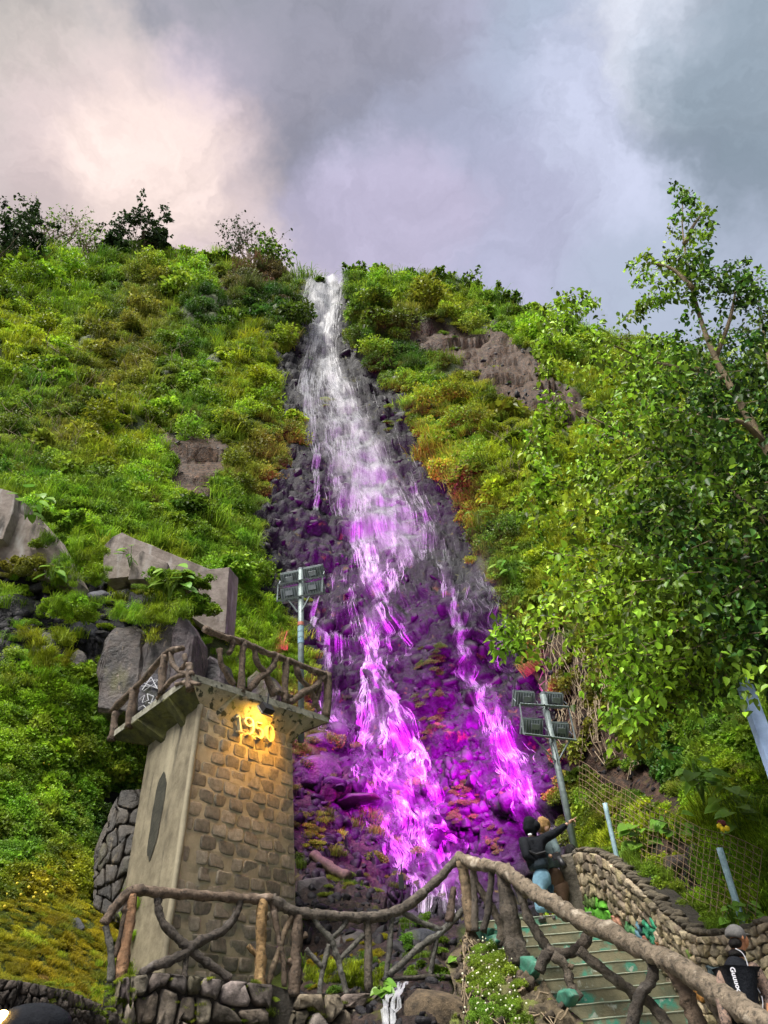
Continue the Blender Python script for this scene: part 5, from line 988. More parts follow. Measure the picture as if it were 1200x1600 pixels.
cwall([(162, 852), (176, 838), (190, 832), (255, 860), (330, 890), (358, 886), (356, 920), (350, 990), (328, 980), (296, 960), (300, 925), (258, 905), (205, 900), (160, 905)], 18.6, .005, .7, 'broken pinkish concrete wall half hidden by a leafy plant',
      [([(200, 905), (206, 872), (222, 860), (262, 880), (262, 905)], .3), ([(300, 965), (322, 890), (358, 886), (352, 990), (325, 982)], .35)])
# graffiti strokes on the basalt behind the railing
gp = thing('rock_graffiti', 'white graffiti scribbles on the dark rock behind the left platform railing', 'graffiti', tuple(P(232, 1085, 15.3)))
v, f = prism([P(a, b_, 15.45) for a, b_ in ((214, 1112), (216, 1070), (228, 1052), (248, 1052), (252, 1080), (240, 1112))], (.05, .5, 0), .03); ob('painted_rock', v, f, M['basalt'], gp, color=(.9, .9, 1.1))
for st in ([(222, 1078), (236, 1058), (246, 1076), (222, 1066), (248, 1062), (224, 1080)], [(218, 1092), (226, 1086), (222, 1098), (232, 1094), (230, 1084), (240, 1088), (236, 1098), (244, 1092)], [(216, 1106), (224, 1102), (232, 1110), (242, 1098)], [(220, 1072), (246, 1072)], [(232, 1098), (246, 1104)]):
    q = [P(a, b_, 15.42) for a, b_ in st]; v, f = tube([x for a_, c_ in zip(q[:-1], q[1:]) for x in (a_, c_)], .010, 4); ob('paint_stroke', v, f, M['white'], gp)
# cut log
o_ = thing('fallen_log', 'cut brown log leaning on the rocks right of the tower', 'log', tuple(SURF(np.array([512.]), np.array([1362.]))[0][0]))
sq_ = SURF(np.array([487., 512, 541]), np.array([1342., 1362, 1386])); v, f = tube(smoothpath([sq_[0][i]+sq_[1][i]*.12 for i in range(3)], 6), [.11, .13, .12], 12, .35, 5); ob('log_body', v, f, M['darkbark'], o_, True)
# rubble pier left of the tower
pf = curvefn([(150, 1330, 15.0), (172, 1270, 15.1), (190, 1235, 15.2), (215, 1232, 15.3), (240, 1235, 15.5)], [(145, 1420, 14.4), (180, 1440, 14.4), (240, 1450, 14.7)])
PR = thing('old_stone_pier', 'old mossy rubble pier half hidden left of the tower', 'stone pier', tuple(pf(0, 0)[0])); v, f = gridpatch(pf, 20, 20, -.02, .04, 4, top=.5); ob('pier_core', v, f, M['dirtmortar'], PR)
facing(PR, pf, 4, 7, .07, .06, M['basalt'], .7, lambda c, p, r: tuple(np.array((1.0, .88, .62))*r.uniform(.6, 1.2)), 51, 'stone', .2)
# little box on a rod in the spray
mb = P(627, 1378, 16.2); tb = thing('marker_box', 'small dark box on a thin rod in front of the lower falls', 'box', tuple(P(629, 1410, 16.2)))
v, f = tube([P(629, 1415, 16.2), P(627, 1350, 16.2)], .012, 6); ob('rod', v, f, M['black'], tb); v, f = box(mb, .10, .08, .26); ob('case', v, f, M['black'], tb)

# ------------------------------------------------------------------ wire fence and blue posts on the right
WFN = thing('wire_fence', 'rusty welded wire fence on pale blue posts above the rubble wall', 'fence', tuple(P(968, 1358, 13.4)))
TLc, TRc, BRc, BLc = P(905, 1188, 16.0), P(1190, 1325, 10.8), P(1175, 1462, 10.6), P(905, 1312, 15.2)
def wq(u, v): return (TLc*(1-u)+TRc*u)*v+(BLc*(1-u)+BRc*u)*(1-v)+np.array([0, 0, -.18*math.sin(math.pi*u)*v + .03*math.sin(u*23)])
for k in range(13):
    pp = [wq(i/16, k/12) for i in range(17)]
    if k < 6: pp = pp[4:]
    v, f = tube(pp, .0062, 3, cap=False); ob('strand_wire', v, f, M['wire'], WFN)
for k in range(36):
    u = k/35.; v, f = tube([wq(u, 0 if u > .25 else .45), wq(u, .5), wq(u, 1)], .0042, 3, cap=False); ob('cross_wire', v, f, M['wire'], WFN)
for a_, b_, r_, Y in (((945, 1255), (969, 1362), 3.6, 13.1), ((1124, 1325), (1163, 1450), 5.0, 10.9)):
    p0, p1 = P(*a_, Y), P(*b_, Y); v, f = tube(smoothpath([p0, (p0+p1)/2, p1], 3), r_*mpp(p0), 8, .04); ob('post', v, f, M['bluepaint'], WFN, True)
p0, p1 = P(1166, 1068, 8.4), P(1232, 1250, 8.0)
BPo = thing('metal_post', 'blue grey steel channel post with a torn top at the right edge', 'post', tuple(p1)); s = mpp(p0); ax = (p1-p0)/np.linalg.norm(p1-p0); sd_ = np.cross(ax, CF); sd_ /= np.linalg.norm(sd_); dp = np.cross(ax, sd_)
wd = 10*s
v, f = merge(box((p0+p1)/2, wd*2, .012, np.linalg.norm(p1-p0), np.stack([sd_, dp, -ax], 1)), box((p0+p1)/2+sd_*wd-dp*.04, .012, .09, np.linalg.norm(p1-p0), np.stack([sd_, dp, -ax], 1)), box((p0+p1)/2-sd_*wd-dp*.04, .012, .09, np.linalg.norm(p1-p0), np.stack([sd_, dp, -ax], 1))); ob('channel', v, f, M['bluepost'], BPo)
jag = [P(a, b_, 8.38) for a, b_ in ((1160, 1078), (1161, 1066), (1165, 1071), (1164, 1052), (1169, 1058), (1172, 1070), (1178, 1074), (1181, 1082))]; v, f = prism(jag, (0, .012, 0), .0); ob('torn_top', v, f, M['bluepost'], BPo)
v, f = tube([P(1186, 1150, 8.25), P(1206, 1143, 8.25)], .01, 6); ob('band', v, f, M['galv'], BPo)

# ------------------------------------------------------------------ trees
def spray_leaves(r, origins, dirs_, nper, ln, spreadl, leaf, droop=.6):
    C_, D_, N_, L_ = [], [], [], []
    for o_0, d0 in zip(origins, dirs_):
        lt = spreadl*r.uniform(.5, 1.2)
        for k in range(nper):
            u = r.rand(); c = o_0+d0*lt*u+np.array([0, 0, -droop*lt*u*u*.6])+r.normal(size=3)*lt*.13; dd = d0*.3+r.normal(size=3)*.6+np.array([0, 0, -.55]); C_.append(c); D_.append(dd); N_.append(r.normal(size=3)*.45+np.array([0, -.35, .75])); L_.append(ln*r.uniform(.4, 1.35))
    L_ = np.array(L_); return leaves(np.array(C_), np.array(D_), np.array(N_), L_, L_*leaf, .08, True), len(C_)
def Yt(x, y): return 9.3
rt_ = np.random.RandomState(31)
TB = np.array([P(1320, 900, 9.0)[0], 9.0, 1.5])
TR = thing('leafy_tree', 'large dense green tree with a bare leader reaching into the sky at the right', 'tree', tuple(TB))
def tr(x, y, Y=9.3): return P(x, y, Y)
tl = [(TB, )]
trunk = smoothpath([TB, tr(1290, 1150, 9.0), tr(1262, 950, 9.1), tr(1225, 780, 9.2), tr(1190, 690), tr(1150, 620), tr(1118, 560), tr(1095, 500), tr(1082, 450), tr(1072, 400), tr(1066, 350), tr(1068, 290)], 5)
v, f = tube(trunk, [.22, .18, .14, .085, .07, .06, .05, .04, .03, .022, .015, .008], 9, .1, 2); ob('trunk', v, f, M['bark'], TR, True)
limbs = [[(1128, 592), (1095, 578), (1060, 574), (1010, 562), (960, 540)], [(1262, 960), (1200, 925), (1160, 895), (1130, 840), (1105, 790)], [(1168, 900), (1165, 850), (1164, 800)], [(1190, 690), (1160, 660), (1120, 655), (1050, 640)], [(1240, 860), (1180, 800), (1100, 730), (1000, 690), (900, 640)], [(1262, 960), (1150, 940), (1050, 880), (950, 850)], [(1280, 1050), (1180, 1000), (1080, 985), (980, 960)], [(1118, 560), (1140, 500), (1150, 450)], [(1225, 780), (1215, 700), (1200, 560), (1185, 480)], [(1082, 450), (1050, 420), (1010, 410)], [(1070, 380), (1085, 350), (1105, 325)], [(1262, 950), (1200, 930), (1140, 935), (1060, 905)]]
for q in limbs:
    pp = smoothpath([tr(a, b_, 9.3+rt_.uniform(-.4, .4)) for a, b_ in q], 4); v, f = tube(pp, [.055, .035, .012], 6, .1, 1); ob('limb', v, f, M['bark'], TR, True)
mass = [(1210, 500), (1160, 510), (1120, 540), (1060, 525), (1000, 530), (950, 520), (905, 500), (890, 510), (930, 560), (945, 620), (935, 680), (905, 730), (890, 780), (880, 840), (860, 890), (840, 940), (800, 990), (805, 1020), (850, 985), (890, 960), (930, 1000), (965, 1060), (990, 1110), (1010, 1150), (1040, 1090), (1100, 1060), (1180, 1050), (1300, 1080), (1400, 1000), (1400, 500)]
org, drs = [], []
c_ = 0
mass = [(x, y) for x, y in mass]
while c_ < 2400:
    x, y = rt_.uniform(790, 1380), rt_.uniform(460, 1150)
    if not inpoly(np.array(x), np.array(y), mass): continue
    if x < 940 and rt_.rand() < .4: continue
    if rt_.rand() > float(np.interp(x, [840, 900, 960, 1010, 1080], [.12, .3, .55, .85, 1.])): continue
    if y < 620 and rt_.rand() > .55+.45*(y-470)/150: continue
    Y = 9.3+rt_.uniform(-1.4, 3.6)
    xt = float(np.interp(y, [290, 350, 400, 450, 500, 560, 620, 690, 780], [1068, 1066, 1072, 1082, 1095, 1118, 1150, 1190, 1225]))
    if abs(x-xt) < 26 and y < 720 and Y < 9.7: continue
    o1 = P(x, y, Y); d = np.array([rt_.normal()-.55, rt_.normal()*.8, rt_.normal()*.5+.05]); d /= np.linalg.norm(d); org.append(o1); drs.append(d); c_ += 1
for (x, y, k, rad) in ((1070, 300, 4, 14), (1068, 330, 6, 24), (1075, 365, 7, 30), (1080, 400, 8, 35), (1010, 410, 5, 22), (1050, 425, 8, 28), (1100, 330, 4, 12), (1095, 430, 8, 30), (1085, 470, 12, 40), (1150, 430, 6, 20), (1160, 460, 10, 30), (1190, 470, 8, 30), (1195, 450, 4, 14), (1020, 470, 8, 30), (990, 480, 5, 20), (880, 480, 8, 26), (870, 510, 8, 26), (855, 540, 5, 20), (860, 630, 6, 24), (845, 655, 6, 22), (830, 690, 4, 14), (860, 580, 3, 14), (845, 720, 4, 12), (850, 760, 8, 30), (840, 790, 6, 24), (810, 1000, 7, 18), (800, 985, 5, 14), (1000, 1110, 12, 30), (1030, 1080, 14, 34), (980, 1140, 6, 24), (925, 475, 5, 18)):
    for _ in range(k):
        o1 = P(x+rt_.normal()*rad*.5, y+rt_.normal()*rad*.5, 9.2+rt_.uniform(-.3, .3)); d = np.array([rt_.normal(), rt_.normal(), rt_.normal()*.6+.2]); d /= np.linalg.norm(d); org.append(o1); drs.append(d*.55)
(lv, lf_), nl = spray_leaves(rt_, org, drs, 28, .106, .62, .66)
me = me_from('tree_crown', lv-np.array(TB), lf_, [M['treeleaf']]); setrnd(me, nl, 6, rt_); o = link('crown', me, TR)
lc_ = lv.reshape(nl, 6, 3)[:, 0]; dd_ = lc_-CL; zz_ = dd_@CF; lx_ = 600+FP*(dd_@CR)/zz_; ly_ = 800-FP*(dd_@CU)/zz_; lit_mix = np.clip(.04+np.interp(lx_, [860, 940, 1010, 1100, 1300], [1, .85, .4, .12, .05])+np.interp(ly_, [300, 520, 700, 850, 900, 1000, 1100], [.3, .1, 0, 0, .12, .2, .35])+rt_.normal(size=nl)*.2+.5*vn(lc_*1.3, 5), 0, 1)  # light painted into leaf colour: lime at the lit left, dark further in
a_ = me.attributes.new('young', 'FLOAT', 'POINT'); a_.data.foreach_set('value', np.repeat(lit_mix, 6).astype(np.float32))
tw = [tube([a, a+d*.5-np.array([0, 0, .08])], [.009, .004], 3, cap=False) for a, d in zip(org[::2], drs[::2])]; v, f = merge(*tw); o = ob('twigs', v, f, M['bark'], TR); o['kind'] = 'stuff'

def smalltree(px, py, hp_, wp_, label, seed, leafm='treeleaf', dens=1., nst=1, leafpx=4, bare=.0, trunkpx=2.2, lean=0., bark='darkbark', cat='tree', name='hilltop_tree', mode='round'):
    r = np.random.RandomState(seed); p0, nrm, _ = SURF(np.array([px*1.]), np.array([py*1.])); p0 = p0[0]; s = mpp(p0); H = hp_*s; W_ = wp_*s; parts = []; tips = []
    def grow(p, d, ln, rad, dep):
        pts_ = [p]; q = p.copy()
        for k in range(4): d = d+r.normal(size=3)*.10; d /= np.linalg.norm(d); q = q+d*ln/4; pts_.append(q.copy())
        parts.append(tube(pts_, [rad, rad*.6], 4 if dep else 6, cap=False)); tips.append((q, d))
        if dep < 3:
            for k in range(r.randint(2, 4)):
                dd = d+np.array([r.normal()*.75, r.normal()*.75, r.normal()*.35]); dd /= np.linalg.norm(dd); grow(pts_[r.randint(2, 5)], dd, ln*r.uniform(.55, .8), rad*.55, dep+1)
    for k in range(nst):
        d0 = np.array([lean+r.normal()*(.12+.3*(nst > 1))*W_/H, r.normal()*.1, 1.]); d0 /= np.linalg.norm(d0); grow(p0+np.array([r.normal()*W_*.18*(nst > 1), 0, -s*4]), d0, H*(.42 if mode == 'round' else .55)*r.uniform(.8, 1.1), trunkpx*s*.6, 0)
    t = thing(name, label, cat, tuple(p0)); v, f = merge(*parts); o = ob('trunk' if nst == 1 else 'stems', v, f, M[bark], t)
    zc = p0[2]+H*.6; org = [q for q, d in tips if q[2] > p0[2]+H*.2]; dr = [d for q, d in tips if q[2] > p0[2]+H*.2]
    if dens > 0 and org:
        (lv, lf2), nl2 = spray_leaves(r, org, dr, max(1, int(14*dens)), leafpx*s, H*.16, .7); me = me_from('crown', lv-p0, lf2, [M[leafm]]); setrnd(me, nl2, 6, r); a_ = me.attributes.new('young', 'FLOAT', 'POINT'); a_.data.foreach_set('value', np.repeat(r.rand(nl2)*.5+.2, 6).astype(np.float32)); link('crown', me, t)  # here a random mix of dark and lime per leaf
    return t
smalltree(205, 398, 92, 110, 'round half-bare tree silhouetted on the left skyline', 3, 'darkleaf', 1.5, 5, 5, mode='round')
for k, (x, y, h_, w_) in enumerate(((175, 392, 40, 30), (240, 392, 44, 30))): smalltree(x, y, h_, w_, ['dark shrub left under the round skyline tree', 'dark shrub right under the round skyline tree'][k], 60+k, 'darkleaf', 1.4, 4, 6, cat='shrub', name='skyline_shrub')
smalltree(12, 425, 150, 90, 'dark leafy tree at the left edge of the skyline', 5, 'darkleaf', 4., 4, 6); smalltree(-25, 440, 170, 90, 'dark leafy tree cut off by the left edge', 15, 'darkleaf', 2.2, 4, 6)
smalltree(80, 385, 78, 60, 'tall pale stalks standing on the left skyline', 7, 'leaf' if 0 else 'treeleaf', .25, 12, 4, bark='twig', cat='shrub', name='skyline_shrub', mode='reed')
smalltree(120, 398, 60, 50, 'short pale stalks left of the round skyline tree', 17, 'treeleaf', .25, 9, 4, bark='twig', cat='shrub', name='skyline_shrub', mode='reed')
smalltree(385, 405, 70, 50, 'thin stemmed shrub with seed heads on the skyline left of the falls', 8, 'darkleaf', .35, 9, 4, bark='twig', cat='shrub', name='skyline_shrub', mode='reed')
smalltree(430, 412, 70, 50, 'open branched shrub just left of the top of the falls', 9, 'treeleaf', .7, 5, 5, cat='shrub', name='skyline_shrub')
smalltree(285, 425, 62, 30, 'bare dead branch standing on the left crest', 10, 'treeleaf', 0., 2, 5, bark='twig', cat='dead branch', name='dead_branch', trunkpx=3)
for k, (x, h_, lb) in enumerate(((555, 36, 'leafy shrub right of the top of the falls'), (590, 26, 'low shrub on the crest right of the falls'), (640, 30, 'sparse shrub on the right crest before the round one'), (684, 40, 'round open shrub on the right crest'), (735, 38, 'pale feathery shrub on the right crest'), (765, 30, 'thin shrub on the falling right crest'), (795, 30, 'small shrub near the leafy tree on the right crest'), (490, 26, 'green bush at the very top left of the falls'), (320, 22, 'scrubby bush on the crest right of the dead branch'), (345, 24, 'scrubby bush on the crest beside the seed head shrub'), (830, 26, 'last shrub on the right crest before the big tree'))):
    smalltree(x, float(np.interp(x, skyx, skyy))+8, h_, 34, lb, 20+k, 'treeleaf', 1.1 if k != 4 else .4, 4, 5, cat='shrub', name='skyline_shrub')

# broad leaved plants
def bplant(px, py, Y, nlv, lp_, label, seed, spread=30, mat='heart', cat='plant'):
    r = np.random.RandomState(seed); p0 = P(px, py, Y); s = mpp(p0); t = thing('broad_leaf_plant', label, cat, tuple(p0-np.array([0, 0, spread*s]))); st = []
    for k in range(nlv):
        a = r.uniform(0, 6.28); tip = p0+np.array([math.cos(a)*spread*s*r.uniform(.3, 1), math.sin(a)*spread*s*.5-.1, r.uniform(-.5, .8)*spread*s]); L_ = lp_*s*r.uniform(.7, 1.2)
        d = np.array([math.cos(a), math.sin(a)*.6-.3, -.35+r.normal()*.2]); d /= np.linalg.norm(d); sd2 = np.cross(d, [0, -.6, .8]); sd2 /= np.linalg.norm(sd2); n2 = np.cross(sd2, d)
        out = [(0, 0), (-.12, .28), (.05, .48), (.35, .47), (.7, .28), (1, 0)]; rows = [tip+d*L_*u-n2*.15*L_*u*u for u, w_ in out]
        vs = [tip]+[tip+d*L_*u+sd2*L_*w_+n2*(.10*L_*w_*2-.15*L_*u*u) for u, w_ in out[1:-1]]+[tip+d*L_-n2*.15*L_]+[tip+d*L_*u-sd2*L_*w_+n2*(.10*L_*w_*2-.15*L_*u*u) for u, w_ in out[1:-1]][::-1]+[tip+d*L_*.4-n2*.05*L_]
        fs = [(0, 1, 2, 3, 10-1+1)] if 0 else [(i, (i+1) % 10, 10) for i in range(10)]
        o = ob('leaf', vs, fs, M[mat], t); st.append(tube(smoothpath([p0-np.array([0, 0, spread*s]), (tip+p0)/2+np.array([0, 0, .05]), tip], 3), .008, 4, cap=False))
        a2 = o.data.attributes.new('rnd', 'FLOAT', 'POINT'); a2.data.foreach_set('value', np.full(11, r.rand(), np.float32))
    v, f = merge(*st); ob('stalks', v, f, M['heart'], t)
for k, (x, y, Y, nl_, lp_, lb, sp) in enumerate(((1092, 1232, 13.2, 10, 26, 'big heart-leaved plant on the right bank', 26), (1140, 1250, 12.8, 10, 26, 'bright large-leaved plant on the right bank beside the heart-leaved one', 26), (1085, 1205, 13.4, 6, 18, 'small round-leaved plant above the heart-leaved plant', 20), (1150, 1280, 12.4, 8, 22, 'large-leaved plant right of the purple flower', 24), (1000, 1310, 13.6, 12, 20, 'climbing leaves on the wire fence near its first post', 26), (1050, 1300, 13.0, 14, 17, 'climbing leaves on the middle of the wire fence', 30), (980, 1345, 13.4, 7, 20, 'leafy sprout just above the rubble wall', 18), (1012, 1378, 12.5, 6, 18, 'pair of round leaves behind the rubble wall coping', 14),
        (1165, 1425, 10.9, 8, 18, 'pale nettle-like plant behind the second fence post', 18), (1142, 1430, 10.9, 8, 16, 'lobed leaves at the foot of the second fence post', 18), (268, 908, 17.6, 16, 24, 'large-leaved plant in front of the broken concrete wall', 34), (205, 872, 18.3, 8, 13, 'small leafy plant over the left end of the broken concrete wall', 18), (45, 790, 17.4, 12, 20, 'dark broad leaves hanging over the leaning concrete wall', 28), (85, 890, 17.0, 8, 16, 'spotted broad leaves at the foot of the leaning concrete wall', 20),
        (597, 1548, 12.2, 8, 20, 'dark green leafy plant where the creek passes the wall', 16), (718, 1508, 12.9, 9, 14, 'leafy plant at the foot of the orange stair post', 18), (1010, 1095, 12.6, 14, 15, 'bright heart-shaped leaves hanging below the big tree', 30), (985, 1125, 12.9, 10, 15, 'lower cluster of heart-shaped leaves below the big tree', 22), (800, 880, 24.6, 16, 13, 'dark broad-leaved shrub right of the falls ledge', 34), (745, 805, 28, 14, 9, 'dark broad-leaved shrub above the falls ledge', 22))):
    bplant(x, y, Y, nl_, lp_, lb, 200+k, sp)
# flowers
fp = P(1128, 1292, 12.0); s = mpp(fp); FLW = thing('flower_head', 'single purple and yellow flower on the right bank', 'flower', tuple(fp-np.array([0, 0, .4])))
for k in range(6):
    a = k/6*6.28; c = fp+np.array([math.cos(a)*6*s+(0), -.02*k, math.sin(a)*6*s]); v_, f_ = ico(1); ob('petal', v_*np.array([5*s, 2*s, 5*s])+c, [tuple(q) for q in f_], M['fruit'], FLW, True, (.25, .05, .9) if k < 4 and k != 3 else (1.3, 1.2, .4))
v, f = tube([fp, fp-np.array([0, 0, .4])], .008, 4); ob('stalk', v, f, M['heart'], FLW)
rf = np.random.RandomState(4)
def dots(name, spots, label, mat):
    parts = []
    v_, f_ = ico(1)
    for (x0, x1, y0, y1, k, Yf_, sz) in spots:
        for _ in range(k):
            x, y = rf.uniform(x0, x1), rf.uniform(y0, y1); p = Yf_(x, y) if callable(Yf_) else P(x, y, Yf_); s = mpp(p)*sz*rf.uniform(.6, 1.2); parts.append((v_*s+p, [tuple(q) for q in f_]))
    v, f = merge(*parts); o = ob(name, v, f, mat); tag(o, label, 'flowers', kind='stuff')
def onsurf(x, y): p, q, _ = SURF(np.array([x]), np.array([y])); return p[0]+q[0]*.22
M['wpetal'] = material('white_petal', (.8, .8, .6), (.7, .7, .5), bump=0)
# weeds on the stair bank
pts, rots, scl, idx, tin = [], [], [], [], []
wfl = []
for k in range(260):
    u, v0 = rf.uniform(0, .75), rf.rand(); p, q = ek(u, v0); x, y = pix(p)
    if not (735 < x < 800+max(0, (y-1500)*.3) and 1490 < y): continue
    s = mpp(p)*rf.uniform(8, 15); pts.append(p+q*.08); ax = V(q)*.5+V((0, 0, .5)); rots.append(tuple(ax.to_track_quat('Z', 'Y').to_euler())); scl.append((s, s, s)); idx.append(rf.choice([0, 1, 3, 5, 5])); tin.append(np.array([.2, .32, .03])*rf.uniform(.6, 1.3)); wfl.append(p+q*(.08+s*.9))
for k in range(60):
    p, q = ek(rf.rand(), rf.rand()); s = mpp(p)*rf.uniform(4, 8); pts.append(p+q*.03); rots.append(tuple(V(q).to_track_quat('Z', 'Y').to_euler())); scl.append((s, s, s*.6)); idx.append(rf.choice([5, 6])); tin.append(np.array([.2, .24, .03])*rf.uniform(.6, 1.3))
for k in range(150):     # moss and grass along the fieldstone wall and lava wall tops
    if k < 60: p, q = wf(rf.rand(), rf.uniform(.75, 1.0))
    elif k < 110: p, q = lf(rf.uniform(.45, 1), rf.uniform(.93, 1.02))
    else: p, q = wf(rf.uniform(-.0, .12), rf.uniform(.6, 1.0))
    s = mpp(p)*rf.uniform(4, 12); pts.append(p+q*.02); rots.append((rf.normal()*.2, rf.normal()*.2, rf.uniform(0, 6))); scl.append((s, s, s*.7)); idx.append(rf.choice([5, 6, 8, 10, 10])); tin.append(np.array([.24, .32, .03])*rf.uniform(.6, 1.3))
for k in range(70):
    p, q = wfn(rf.rand()**.8, 1.0); p = p-np.array([q[0], q[1], 0])*rf.uniform(.3, .6); s = mpp(p)*rf.uniform(8, 18); pts.append(p-np.array([0, 0, s*.3])); rots.append((rf.normal()*.2, rf.normal()*.2, rf.uniform(0, 6))); scl.append((s, s, s)); idx.append(rf.choice([0, 3, 8, 9, 4])); tin.append(np.array([.2, .33, .03])*rf.uniform(.6, 1.3))
gn_scatter('weeds', pts, rots, scl, idx, src, np.array(tin), 'weeds and moss growing on the walls and bank', 'weeds')
v_, f_ = ico(1); v, f = merge(*[(v_*.014*rf.uniform(.6, 1.2)+p+rf.normal(size=3)*.05, [tuple(q) for q in f_]) for p in wfl]); tag(ob('white_flowers', v, f, M['wpetal']), 'tiny white flowers on the weeds beside the stairs', kind='stuff')
dots('yellow_flowers', [(0, 60, 1385, 1440, 14, onsurf, 2.2), (10, 150, 1180, 1260, 16, onsurf, 1.4), (1040, 1160, 1290, 1325, 14, onsurf, 2.0)], 'small yellow flowers in the banks', M['fruit'])
# dry vines and stalks
parts = []
for k in range(170):
    x = rf.uniform(850, 1000); y = rf.uniform(970, 1130)+(x-850)*.35; pp = [onsurf(x+j*rf.uniform(-2, 3), y+j*rf.uniform(8, 14))+np.array([0, -.1, 0]) for j in range(5)]; parts.append(tube(pp, .012, 3, cap=False))
v, f = merge(*parts); tag(ob('dry_vines', v, f, M['twig']), 'dry brown vines hanging down the reddish cliff', kind='stuff')
parts = []
for k in range(240):
    x, y = rf.choice([rf.uniform(80, 290), rf.uniform(0, 120), rf.uniform(780, 850)]), 0
    y = rf.uniform(560, 720) if x > 60 and x < 300 else (rf.uniform(620, 760) if x < 300 else rf.uniform(690, 770)); p, q, _ = SURF(np.array([x]), np.array([y])); p = p[0]+q[0]*.1; s = mpp(p); h_ = rf.uniform(18, 40)*s; parts.append(tube([p, p+np.array([rf.normal()*.15*h_, -.3*h_, h_*.6]), p+np.array([rf.normal()*.3*h_+.1*h_, -.45*h_, h_])], [s*.55, s*.35], 3, cap=False))
v, f = merge(*parts); tag(ob('dry_stalks', v, f, M['twig']), 'pale dry stalks among the bushes', kind='stuff')

# ------------------------------------------------------------------ people
def skinbody(name, joints, edges, mat, parent, sub=2, root=None):
    me = bpy.data.meshes.new(name); names = list(joints); o0 = origin_of(parent); me.from_pydata([tuple(np.array(joints[k][0])-o0) for k in names], [(names.index(a), names.index(b_)) for a, b_ in edges], []); me.materials.append(mat)
    o = link(name, me, parent); m = o.modifiers.new('skin', 'SKIN'); m.use_smooth_shade = True
    for i, k in enumerate(names):
        sv = me.skin_vertices[0].data[i]; r = joints[k][1]
        if name == 'body' and k not in ('head', 'crown', 'neck', 'wrR', 'wrL'): r = r*.55
        sv.radius = (r, r) if not hasattr(r, '__len__') else r; sv.use_root = (k == (root or names[0]))
    s_ = o.modifiers.new('sub', 'SUBSURF'); s_.levels = sub; s_.render_levels = sub; return o
def ell(parent, name, c, r3, mat, R=None, nz_=0., sub=3):
    v_, f_ = ico(sub); v = v_*np.array(r3)
    if nz_: v = v*(1+nz_*fbm(v_*2.5, 3, 4)[:, None])
    if R is not None: v = v@R.T
    return ob(name, v+np.array(c), [tuple(q) for q in f_], mat, parent, True)
def hand(parent, wrist, dirn, palmn, s, mat, curl=.5, point=False):
    d = dirn/np.linalg.norm(dirn); n2 = palmn-d*np.dot(palmn, d); n2 /= np.linalg.norm(n2); sdv = np.cross(d, n2); j = {'w': (wrist, .024*s), 'p': (wrist+d*.05*s, (.036*s, .02*s))}; e = [('w', 'p')]
    for k in range(4):
        cl = 0 if (point and k < 2) else curl; b_ = wrist+d*.085*s+sdv*(k-1.5)*.022*s; ln = (.075, .085, .08, .062)[k]*s; a1 = b_+(d*math.cos(cl)-n2*math.sin(cl))*ln*.55; a2 = a1+(d*math.cos(cl*2.2)-n2*math.sin(cl*2.2))*ln*.45
        j['b%d' % k] = (b_, .010*s); j['m%d' % k] = (a1, .009*s); j['t%d' % k] = (a2, .007*s); e += [('p', 'b%d' % k), ('b%d' % k, 'm%d' % k), ('m%d' % k, 't%d' % k)]
    th_ = wrist+d*.03*s-sdv*.03*s; j['th0'] = (th_, .012*s); j['th1'] = (th_+(d*.7-sdv*.7)*.04*s, .010*s); j['th2'] = (th_+(d*.85-sdv*.5)*.07*s, .008*s); e += [('w', 'th0'), ('th0', 'th1'), ('th1', 'th2')]
    return skinbody('hand', j, e, mat, parent, 2, 'w')
YP = 13.75
def J(x, y, dy=0.): return P(x, y, YP+dy)
k_ = mpp(J(840, 1360))
P1 = thing('person', 'person in a black hooded jacket and light blue jeans pointing with raised right arm', 'person', tuple(J(852, 1437)))
jb = {'hip': (J(845, 1372), .15), 'waist': (J(838, 1350), .14), 'chest': (J(833, 1325), .16), 'neck': (J(831, 1306), .06), 'head': (J(830, 1294), .09), 'crown': (J(830, 1284), .085),
      'shR': (J(843, 1312, -.02), .075), 'elR': (J(867, 1302, -.15), .05), 'wrR': (J(888, 1286, -.22), .032), 'shL': (J(824, 1314, -.08), .075), 'elL': (J(823, 1340, -.15), .05), 'wrL': (J(842, 1346, -.05), .034),
      'kR': (J(855, 1402), .07), 'aR': (J(861, 1433), .05), 'fR': (J(868, 1438, -.06), .045), 'kL': (J(843, 1404, -.1), .07), 'aL': (J(846, 1433, -.1), .05), 'fL': (J(848, 1439, -.2), .045)}
ed_ = [('hip', 'waist'), ('waist', 'chest'), ('chest', 'neck'), ('neck', 'head'), ('head', 'crown'), ('chest', 'shR'), ('shR', 'elR'), ('elR', 'wrR'), ('chest', 'shL'), ('shL', 'elL'), ('elL', 'wrL'), ('hip', 'kR'), ('kR', 'aR'), ('aR', 'fR'), ('hip', 'kL'), ('kL', 'aL'), ('aL', 'fL')]
skinbody('body', jb, ed_, M['skin'], P1, 2, 'hip')
jj = {'hem': (J(842, 1362), (.205, .19)), 'waist': (J(837, 1345), (.20, .18)), 'chest': (J(833, 1322), (.215, .18)), 'neck': (J(831, 1307), .11), 'shR': (J(845, 1312, -.02), .10), 'elR': (J(867, 1302, -.15), .075), 'wrR': (J(886, 1288, -.21), .05), 'shL': (J(822, 1315, -.1), .10), 'elL': (J(822, 1340, -.18), .08), 'wrL': (J(840, 1347, -.1), .055)}
skinbody('jacket', jj, [('hem', 'waist'), ('waist', 'chest'), ('chest', 'neck'), ('chest', 'shR'), ('shR', 'elR'), ('elR', 'wrR'), ('chest', 'shL'), ('shL', 'elL'), ('elL', 'wrL')], M['blackcloth'], P1, 2, 'chest')
